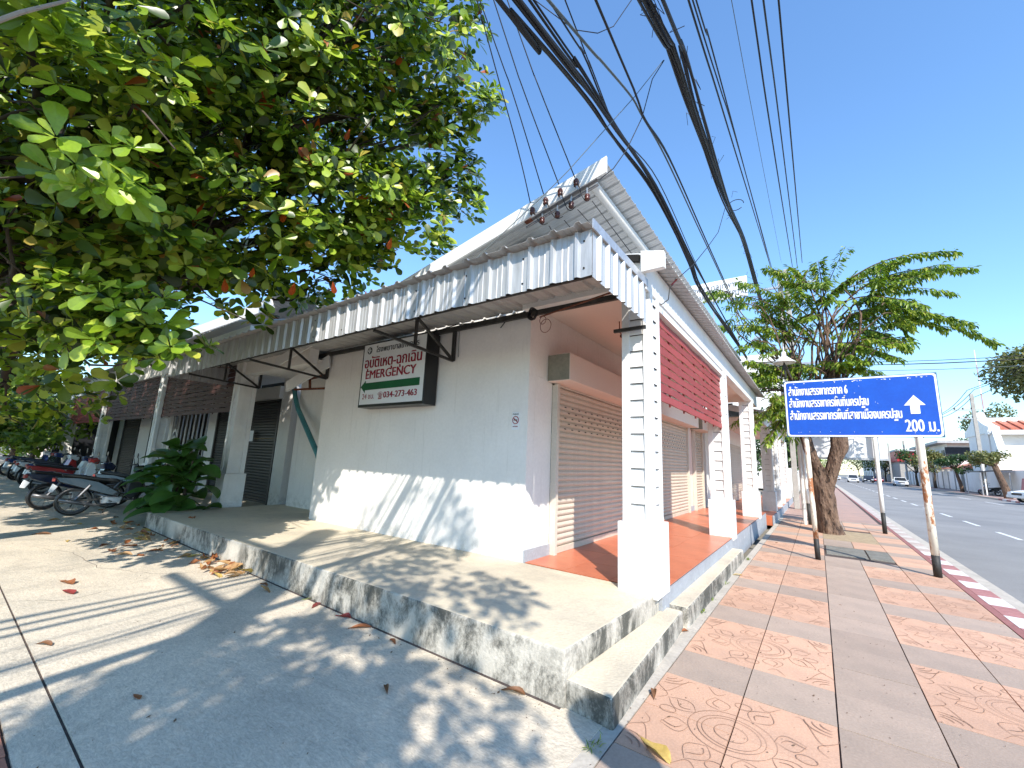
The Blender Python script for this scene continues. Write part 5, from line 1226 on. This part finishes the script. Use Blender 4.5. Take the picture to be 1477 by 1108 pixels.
# ================================================================== NEXT SHOPHOUSES ALONG THE STREET (left side)
nx = thing('second_shop_building', (-3, 20, 0), 'lower white shophouse with clad columns continuing beyond the corner shop along the pavement', 'building')
B('porch_floor', tilem, -2.94, -1.20, 15.0, 26.5, -.05, .22, nx); B('porch_edge', greyedge, -1.19, -1.15, 15.0, 26.5, -.05, .225, nx)
B('side_wall', whitewall, -3.1, -2.96, 15.0, 26.5, 0, 3.5, nx)
for a in (15.6, 19.6, 23.4):
    f_ = B('roller_shutter', shut, -2.955, -2.92, a, a + 3.0, .24, 2.6, nx)
    for i in range(22): B('shutter_slat', shut, -2.918, -2.90, a + .05, a + 2.95, .28 + i * .105, .34 + i * .105, f_)
B('front_beam', white, -1.48, -1.30, 15.2, 26.4, 3.02, 3.34, nx); B('ceiling', soffitm, -2.95, -1.48, 15.2, 26.4, 3.2, 3.23, nx)
for yy in (17.05, 19.4, 21.6, 25.9):
    column(nx, -1.40, yy, .18, .86, 3.02)
y = 15.0
while y < 26.4:
    pr = corr(y, y + .76, .127, .045, .022); MB().sheet([(-1.05, u, 3.30 + hh) for u, hh in pr], (-2.2, 0, .55), .003).build('roof_sheet', roofgrey, nx); y += .76
MB().prism([(-1.02, 14.95, 3.12), (-1.02, 14.95, 3.32), (-3.2, 14.95, 3.87), (-3.2, 14.95, 3.67)][::-1], (0, .05, 0)).build('verge_board', white, nx)
cw = thing('green_panel_fence', (-1.5, 34, 0), 'low pale wall with white posts and grey-green panels beyond the second shophouse', 'fence')
for k in range(9):
    yy = 27.2 + k * 2.4
    B('post', white, -1.62, -1.34, yy - .14, yy + .14, 0, 1.75, cw)
    B('panel', mat('grey_green_panel', (.22, .27, .2), .7), -1.5, -1.44, yy + .15, yy + 2.25, .45, 1.55, cw); B('base', gutterm, -1.6, -1.36, yy + .15, yy + 2.25, 0, .42, cw)

def simpletree(name, base, height, crad, leafm, n, lsize, label, seed, trunk_r=.15, lean=(0, 0), blobs_=None, cat='tree', group=None, barkm=barkd):
    rg = np.random.default_rng(seed); t = thing('tree', base, label, cat, group); bx, by, bz = base
    topc = np.array([bx + lean[0], by + lean[1], bz + height - crad[2]])
    bl_ = blobs_ or [(topc + rg.normal(0, .45, 3) * np.array(crad), np.array(crad) * rg.uniform(.4, .65), 1) for _ in range(9)]
    C_, N_ = crown_points([(tuple(c), r, w_) for c, r, w_ in bl_], rg, n // len(bl_), .35)
    Rs = np.array([frame(rg.normal(0, 1, 3), nn) * lsize * rg.uniform(.7, 1.3) for nn in N_])
    leaves_mesh('crown', (Rs, C_), leafm, (np.array([(0, .0, 0), (.5, .28, .05), (1, 0, -.05), (.5, -.28, .05)], dtype=np.float32), np.array([(0, 1, 2), (0, 2, 3)], dtype=np.int32)), t, kind='stuff')
    mb = MB(); fork = np.array([bx + lean[0] * .6, by + lean[1] * .6, bz + (height - 2 * crad[2]) * .9 + .2])
    limb(mb, (bx, by, bz), fork, trunk_r, trunk_r * .7, rg, 6, wob=.03)
    mb.build('trunk', barkm, t, smooth=True)
    for c, r, w_ in bl_:
        mb = MB(); limb(mb, fork, c, trunk_r * .45, trunk_r * .12, rg, 5, sides=5); mb.build('branch', barkm, t, smooth=True)
    return t
simpletree('tree', (-2.4, 36, 0), 5.6, (2.0, 2.2, 2.2), dark_leaf, 3600, .28, 'dark green dense tree beyond the second shophouse left of the signboards', 41)
simpletree('tree', (-5, 46, 0), 7.5, (3.0, 3.2, 2.6), dark_leaf, 3600, .35, 'dark green round tree behind the panel fence', 42)

for k, (px, py, xx, rr) in enumerate(((-10, 600, -33, 2.6), (30, 605, -39, 2.4), (60, 600, -46, 2.6), (10, 560, -44, 3.5), (-30, 640, -30, 2.0), (90, 600, -60, 3.0))):
    c = at(px, py, 0, xx); simpletree('tree', (c.x, c.y, 0), c.z + rr * .9, (rr, rr, min(rr, c.z * .75)), dark_leaf if k % 2 else street_leaf, 2600, .34, ('bushy green tree', 'dark green tree', 'light green bush tree', 'broad dark tree', 'low leafy tree', 'distant dark tree')[k] + ' closing off the lot beyond the parked motorcycles', 80 + k, .15, group='trees beyond the parked motorcycles')
# ================================================================== HOSPITAL ROOFTOP SIGN
hb = thing('hospital_rooftop_sign', (-5, 42, 12), 'white rooftop signboard with grey lettering on thin steel struts rising over the porch eave', 'sign')
p1, p2, p3, p4 = at(994, 412, 1, 42), at(1064, 401, 1, 42), at(1068, 430, 1, 42), at(1006, 436, 1, 42)
X1, X2, Z1, Z2 = p4.x - 1.6, p3.x + .6, (p3.z + p4.z) / 2, (p1.z + p2.z) / 2
B('board', signwhite, X1, X2, 42, 42.2, Z1, Z2, hb)
text('โรงพยาบาลเทพากร', (X1 + .7, 41.96, Z1 + (Z2 - Z1) * .55), rt, .8, mat('grey_print', (.2, .2, .22), .5, bump=0), hb, width=(X2 - X1) * .82)
text('THEPAKORN HOSPITAL', (X1 + .5, 41.96, Z1 + (Z2 - Z1) * .12), rt, .75, MATS['grey_print'], hb, width=(X2 - X1) * .92)
for xx in (X1 + 1, (X1 + X2) / 2, X2 - 1):
    MB().bar((xx, 42.3, Z1 + .2), (xx, 42.3, 11), .12).bar((xx, 42.3, Z1 + .1), (xx + 1.2, 42.3, 12.5), .08).build('strut', galv, hb)
hbd = thing('hospital_building', (-10, 50, 0), 'white multi-storey building mostly hidden behind the porch roof and street tree', 'building')
B('wall', whitewall, -22, -2.2, 43, 62, 0, 11.2, hbd); B('parapet', white, -22.2, -2.0, 42.8, 62.2, 11.2, 11.9, hbd)
for zz in (2, 5, 8):
    for k in range(6): B('window', darkshut, -2.19, -2.12, 44 + k * 3, 45.6 + k * 3, zz, zz + 1.5, hbd)

# ================================================================== FAR SIDE OF THE STREET
fp = B('far_side_pavement', farpave, 12.95, 15.6, -40, 300, -.3, -.02, kind='structure')
fk = B('far_side_kerb', gutterm, 12.75, 12.94, -40, 300, -.3, -.02, kind='structure')
for k in range(10): B('kerb_block', kerbred if k % 2 else kerbwhite, 12.74, 12.945, 46 + k * 1.0, 46.98 + k * 1.0, -.28, -.01, fk)
A = lambda px, py, y: at(px, py, 1, y)
# white compound wall
wl = thing('white_compound_wall', (15.8, 80, 0), 'long white panelled compound wall with grey posts along the far pavement', 'wall')
yy = 82.5; k = 0
while yy < 126:
    B('panel', whitewall, 15.75, 15.9, yy + .2, yy + 3.4, .0, 2.6, wl); B('post', concpole, 15.68, 15.98, yy - .18, yy + .18, 0, 2.85, wl)
    yy += 3.6
og = thing('orange_roof_strip', (18, 92, 0), 'narrow orange tiled roof showing over the white compound wall', 'roof')
MB().prism([(16.2, 84, 3.0), (20, 84, 4.2), (20, 84, 3.0)], (0, 18, 0)).build('tiles', tilem, og); B('wall', whitewall, 16.6, 20, 84.2, 101.8, 0, 2.99, og)
# temple style hall with orange roof
ha = thing('white_hall', (19, 77, 0), 'white gabled hall with orange tiled roof and curved white gable ends at the right edge', 'building')
B('wall', whitewall, 16.6, 40, 73, 81, 0, 7.3, ha)
MB().prism([(17.4, 72.4, 7.35), (17.4, 77, 8.75), (17.4, 81.6, 7.35)], (24, 0, 0)).build('roof', tilem, ha)
for k in range(26): MB().bar((17.6 + k * .9, 72.3, 7.42), (17.6 + k * .9, 77, 8.85), .35, .14).build('tile_rib', tilem, ha)
MB().bar((17.2, 77, 8.95), (41, 77, 8.95), .5, .5).build('ridge', white, ha)
prof = [(71.9, 7.0), (72.1, 7.7), (73.4, 8.0), (74.8, 8.5), (76, 9.1), (76.5, 9.7), (77, 9.9), (77.5, 9.7), (78, 9.1), (79.2, 8.5), (80.6, 8.0), (81.9, 7.7), (82.1, 7.0)]
MB().prism([(16.5, a, b_) for a, b_ in prof], (.9, 0, 0)).build('gable_end', white, ha)
MB().prism([(16.7, 70.6, 4.6), (16.7, 72.1, 7.7), (16.7, 72.9, 7.7), (16.7, 72.9, 4.6)], (.6, 0, 0)).build('gable_end', white, ha)
B('eaves', white, 16.4, 40.2, 72.0, 73.1, 6.8, 7.3, ha)
B('lattice_window', concpole, 21.2, 23.4, 72.92, 72.99, 3.9, 4.8, ha)
for k in range(4): B('window_bar', darkshut, 21.3 + k * .52, 21.7 + k * .52, 72.88, 72.92, 4.0, 4.7, ha)
B('forecourt_wall', peach, 16.2, 40, 70, 70.2, 0, 3.4, ha); B('forecourt_wall', whitewall, 15.9, 16.1, 60, 82, 0, 2.6, ha)
# shed with parked motorcycle
sh_ = thing('parking_shelter', (14.9, 66, 0), 'low dark sheet roofed shelter on the far pavement with motorcycles under it', 'shelter')
MB().prism([(13.4, 63.5, 2.3), (15.7, 63.5, 2.55), (15.7, 63.5, 2.65), (13.4, 63.5, 2.4)], (0, 5.5, 0)).build('roof', darkshut, sh_)
for (xx, yy) in ((13.5, 63.6), (13.5, 68.8), (15.5, 63.6)): MB().tube([(xx, yy, -.02), (xx, yy, 2.32)], .05, 8).build('post', galv, sh_)
motorcycle((14.3, 65.0, -.02), R(200), bodyblack, bodyblack, label='black motorcycle parked under the far shelter across the road', group='motorcycles across the road', detail=False)
motorcycle((14.6, 66.6, -.02), R(190), bodyblack, bodyred, label='black and red motorcycle behind the other one under the far shelter', group='motorcycles across the road', detail=False)
# trees on the far side
simpletree('tree', (13.85, 58, -.02), 4.6, (1.3, 1.3, .8), olive_leaf, 1600, .24, 'pollarded thick-trunked tree with a small yellowish crown before the white hall', 51, .30, lean=(-.9, 0), barkm=bark)
t2 = simpletree('tree', (14.2, 75, -.02), 4.4, (1.7, 1.7, .8), dark_leaf, 1800, .28, 'dark green flat-topped tree against the white compound wall', 52, .2, lean=(-.5, 0), barkm=bark)
simpletree('tree', (33, 98, 0), 21.5, (9.5, 7, 7.5), olive_leaf, 22000, .62, 'very large olive green tree rising behind the white hall at the right edge', 53, .6)
simpletree('tree', (25.5, 112, 0), 13, (3.6, 3.2, 3.6), olive_leaf, 4600, .45, 'smaller rounded tree beyond the compound wall left of the huge one', 54, .3)
simpletree('tree', (14.2, 104, 0), 6.0, (2.2, 2.2, 1.9), dark_leaf, 2200, .4, 'dark bushy tree above the parked white car', 55, .2)
simpletree('tree', (14.6, 92, 0), 5.8, (1.8, 1.8, 1.5), olive_leaf, 1500, .35, 'yellow-green tree beside the right sign pole far down the road', 56, .2)
for k, (x, y, h_, m) in enumerate(((-1.0, 130, 7, street_leaf), (-2.5, 160, 9, olive_leaf), (-.5, 190, 8, street_leaf), (14.5, 150, 8, olive_leaf), (15, 185, 9, dark_leaf), (13.8, 230, 10, olive_leaf), (2, 330, 12, olive_leaf), (10, 340, 12, dark_leaf))):
    simpletree('tree', (x, y, 0), h_, (h_ * .42, h_ * .42, h_ * .33), m, 900, .6, ('small green tree', 'olive tree', 'bright green tree', 'dusty olive tree', 'dark tree', 'tall olive tree', 'hazy tree', 'dark hazy tree')[k] + ' far down the street on the ' + ('left' if x < 5 else 'right') + ' side', 60 + k, .2, group='trees far down the street')
# buildings on the far side
fb = thing('balcony_building', (20, 100, 0), 'pale two storey building with shaded balcony behind the compound wall trees', 'building')
B('wall', whitewall, 17.5, 28, 98, 122, 0, 7.2, fb); B('roof', roofgrey, 16.2, 29, 96.5, 123, 7.2, 7.6, fb); B('balcony_void', darkshut, 17.2, 27, 97.9, 97.99, 4.4, 6.6, fb)
B('balcony_front', white, 16.8, 27.5, 97.0, 97.2, 3.7, 4.6, fb)
for k in range(5): B('window', darkshut, 17.42, 17.5, 100 + k * 4, 102 + k * 4, 4.6, 6.2, fb)
rb = thing('red_roofed_building', (18, 150, 0), 'building with bright red fascia far along the right side of the road', 'building')
B('wall', concpole, 15.8, 24, 135, 155, 0, 5, rb); B('fascia', mat('red_fascia', (.45, .03, .04), .5), 15.4, 24, 134.5, 155, 5.0, 7.4, rb); B('roof', roofgrey, 15.2, 24.2, 134.2, 155.2, 7.4, 7.8, rb)
for k, (x0, x1, y0, y1, z1, m) in enumerate(((16, 24, 160, 190, 7.5, concpole), (16, 25, 195, 240, 9.5, whitewall), (-14, -4, 70, 120, 6.5, whitewall), (-14, -5, 130, 200, 8, concpole))):
    q = thing('street_building', ((x0 + x1) / 2, y0, 0), ('grey shophouse', 'tall pale shophouse', 'white building', 'grey building')[k] + ' far down the ' + ('right' if x0 > 0 else 'left') + ' side of the street', 'building')
    B('wall', m, x0, x1, y0, y1, 0, z1, q); B('roof', roofgrey, x0 - .3, x1 + .3, y0 - .3, y1 + .3, z1, z1 + .4, q)
    xf = x0 - .03 if x0 > 0 else x1 + .03
    for j in range(6):
        for zz in (1.2, 4.4): B('window', darkshut, min(xf, xf + .02), max(xf, xf + .02), y0 + 2 + j * (y1 - y0) / 6.5, y0 + 4 + j * (y1 - y0) / 6.5, zz, zz + 1.5, q)
# poles on the far side
def pole(x, y, hgt, r, label, m=concpole, arms=(), lean=0):
    t = thing('utility_pole', (x, y, 0), label, 'utility pole', 'utility poles across the road')
    MB().prism([(x - r, y - r, -.02), (x + r, y - r, -.02), (x + r, y + r, -.02), (x - r, y + r, -.02)], (lean, 0, hgt)).build('pole', m, t)
    for z, w_ in arms:
        B('crossarm', galv, x - w_, x + w_ * .3, y - .1, y, z, z + .12, t)
        for q in (-.9, -.5, -.1): MB().lathe([(0, 0), (.07, 0), (.08, .1), (.05, .2), (0, .22)], 8, (x + w_ * q, y - .05, z + .12)).build('insulator', insul, t)
    return t
pole(14.9, 69, 11.2, .15, 'pale concrete utility pole with crossarms rising before the white hall', arms=((9.3, 1.7), (8.3, 1.4)))
pole(13.9, 64.2, 3.9, .05, 'thin white post standing by the motorcycle shelter', m=polecream)
pole(13.6, 96, 9.0, .16, 'brown concrete utility pole above the parked white car', arms=((8, 1.0),))
pole(14.0, 112, 8.5, .15, 'second concrete utility pole behind the parked white car')
for k, (x, y) in enumerate(((-.6, 60), (-.6, 95), (13.6, 130), (13.6, 165), (-.6, 135))): pole(x, y, 9, .14, 'distant utility pole %s' % ('left of the road beyond the signboard', 'farther left beyond the fence', 'far right before the red fascia', 'very far right of the road', 'very far left of the road')[k])
mast = thing('radio_mast', (33, 150, 0), 'slender red and white lattice radio mast faint in the sky at right', 'mast')
mt = A(1405, 505, 150)
for k in range(9): MB().bar((mt.x, 150, k * mt.z / 9), (mt.x, 150, (k + 1) * mt.z / 9), .34 - k * .025, .34 - k * .025).build('mast_section', mat('faded_red', (.5, .3, .32), .6, bump=0) if k % 2 else signwhite, mast)
GW = 'wires crossing the road'
for k, (dz, m) in enumerate(((0, cablem), (.25, cablem), (-.35, cablegrey), (.12, cablem))):
    a, b_ = A(1240, 512, 40), A(1500, 515, 40); MB().tube(arc(a + Vector((-8, 0, dz)), b_ + Vector((8, 0, dz)), .5 + .05 * k), .022, 5).build('wire', m, label='thin wire spanning high across the road above the blue sign', cat='wire', group=GW)
for k, (p, q) in enumerate((((1356, 598), (1395, 563)), ((1356, 600), (1405, 562)), ((1357, 603), (1400, 575)), ((1395, 563), (1480, 520)), ((1405, 562), (1480, 524)), ((1400, 575), (1480, 530)))):
    MB().tube(arc(A(*p, 69), A(*q, 67), .3), .03, 5).build('wire', cablem, label='thin wire meeting the pale far pole right of the blue sign', cat='wire', group='wires on the far pole')
# vendor stall and crates
vs = thing('market_stall', (14.6, 52.5, 0), 'small stall with pink and blue covers standing on the far pavement at the right edge', 'stall')
for k in range(3): B('blue_crate', stallb, 14.0 + k * .75, 14.65 + k * .75, 53.2, 54, 0, .55, vs)
MB().prism([(13.9, 54.3, .6), (15.0, 54.3, .6), (14.6, 54.3, 1.7), (14.1, 54.3, 1.8)], (0, .8, 0)).build('pink_cover', mat('pink_cover', (.5, .2, .2), .7), vs)
MB().tube([(15.2, 54, 0), (15.2, 54, 2.3)], .03, 6).build('stall_post', stallb, vs); B('striped_cloth', signwhite, 15.25, 16.2, 54.2, 54.4, .6, 1.5, vs)

# ================================================================== CARS
glassm = mat('car_glass', (.03, .035, .04), .08, bump=0, spec=.8)
def car(loc, rz, m, label, pickup=False, group='vehicles on the far part of the road'):
    """local +x forward"""
    t = thing('car', (0, 0, 0), label, 'car', group)
    low = [(-2.2, .38), (-2.25, .62), (-2.18, .92), (-1.5, .96), (1.0, .96), (2.0, .80), (2.22, .62), (2.2, .36)]
    def lo(pts, w0, nm, mm, inset=None, bev=.05):
        n = len(pts); V = []
        for s in (-1, 1): V += [(x, s * (w0 / 2 - (inset or 0) * (z > 1.0) ), z) for x, z in pts]
        return MB().add(V, [tuple(range(n)), tuple(reversed(range(n, 2 * n)))] + [(i, i + n, (i + 1) % n + n, (i + 1) % n) for i in range(n)]).build(nm, mm, t, bevel=bev)
    lo(low, 1.76, 'body', m)
    cab = [(-.3, .95), (-.25, 1.55), (.5, 1.58), (1.15, .97)] if pickup else [(-1.9, .95), (-1.35, 1.42), (.2, 1.46), (1.05, .97)]
    lo([(x, z) for x, z in cab], 1.66, 'cabin', glassm, .14, .03)
    rf = [(cab[1][0] - .02, cab[1][1] - .02), (cab[1][0], cab[1][1] + .05), (cab[2][0], cab[2][1] + .05), (cab[2][0] + .04, cab[2][1] - .02)]
    lo(rf, 1.44, 'roof', m, 0, .02)
    for s in (-1, 1):
        MB().bar((cab[2][0], s * .69, cab[2][1]), (cab[3][0], s * .80, .98), .06).bar((cab[1][0], s * .69, cab[1][1]), (cab[0][0], s * .80, .96), .07).build('pillar', m, t)
        B('headlight', signwhite, 2.10, 2.215, s * .62 - .17, s * .62 + .17, .62, .76, t, bevel=.01)
        B('tail_light', redslat, -2.25, -2.2, s * .68 - .12, s * .68 + .12, .66, .84, t)
        B('door_mirror', m, .72, .88, s * .98 - .09, s * .98 + .09, .98, 1.10, t)
        for wx in (-1.35, 1.35):
            wh = MB().lathe([(0, -.1), (.2, -.1), (.31, -.09), (.325, 0), (.31, .09), (.2, .1), (0, .1)], 18, (wx, s * .80, .325), 'y').build('wheel', blackp, t, smooth=True)
            MB().lathe([(0, -.115), (.19, -.112), (.19, .112), (0, .115)], 12, (wx, s * .80, .325), 'y').build('rim', galv, wh)
    B('grille', blackp, 2.2, 2.235, -.42, .42, .56, .72, t); B('front_bumper', m, 2.05, 2.29, -.84, .84, .34, .54, t, bevel=.03); B('number_plate', signwhite, 2.29, 2.30, -.2, .2, .40, .50, t)
    B('windscreen_wiper', blackp, 1.0, 1.02, -.4, .3, 1.0, 1.02, t)
    t.location = loc; t.rotation_euler = (0, 0, rz); return t
car((11.6, 101, -.15), R(-92), bodywhite, 'white parked car facing the viewer beside the far right kerb')
car((5.9, 116, -.15), R(-90), bodywhite, 'white pickup truck driving toward the viewer in the middle of the road', pickup=True)
car((8.9, 124, -.15), R(-90), bodyblack, 'dark grey car right of the oncoming white pickup')
car((3.2, 150, -.15), R(-60), bodywhite, 'small white car at the far left end of the visible road')
car((1.9, 128, -.15), R(-90), bodysilver, 'silver car just peeping past the trunk far down the road')
car((13.9, 48.5, -.02), R(200), bodywhite, 'white car cut by the right edge on the far pavement', group='cars across the road')
for k, (x, y, m) in enumerate(((12.0, 140, bodyred), (12.1, 158, bodysilver), (3.6, 200, bodysilver))):
    car((x, y, -.15), R(-90), m, ('red car parked far down the right kerb', 'silver car parked beyond the red one', 'tiny silver car at the vanishing end of the road')[k])
# weeds in the joint beside the porch step
rng = np.random.default_rng(2)
def tuft(x, y, n, s, lab):
    Rs = []; Ts = []
    for i in range(n):
        a = rng.uniform(0, 6.28); d = np.array([math.cos(a), math.sin(a), rng.uniform(.3, 1.6)]); Rs.append(frame(d, np.array([0, 0, 1.])) * s * rng.uniform(.5, 1.2)); Ts.append(np.array([x + rng.normal(0, s * .3), y + rng.normal(0, s * .8), 0]))
    V = np.array(Ts).mean(0); o = leaves_mesh('weed', (np.array(Rs), np.array(Ts)), street_leaf, leaf_shape(obov=False, wid=.1), None, label=lab, cat='weed', kind='stuff')
for (x, y, s, lab) in ((-1.13, 5.25, .05, 'small green weed in the joint at the foot of the porch step, nearest one'), (-1.13, 5.8, .04, 'second small weed at the foot of the porch step'), (-1.14, 6.7, .05, 'weed at the far part of the porch step foot'), (-1.12, 2.45, .05, 'grass tuft in the ragged joint at the corner of the concrete lot'), (-1.1, 8.75, .06, 'weed past the end of the porch step')):
    tuft(x, y, 26, s, lab)
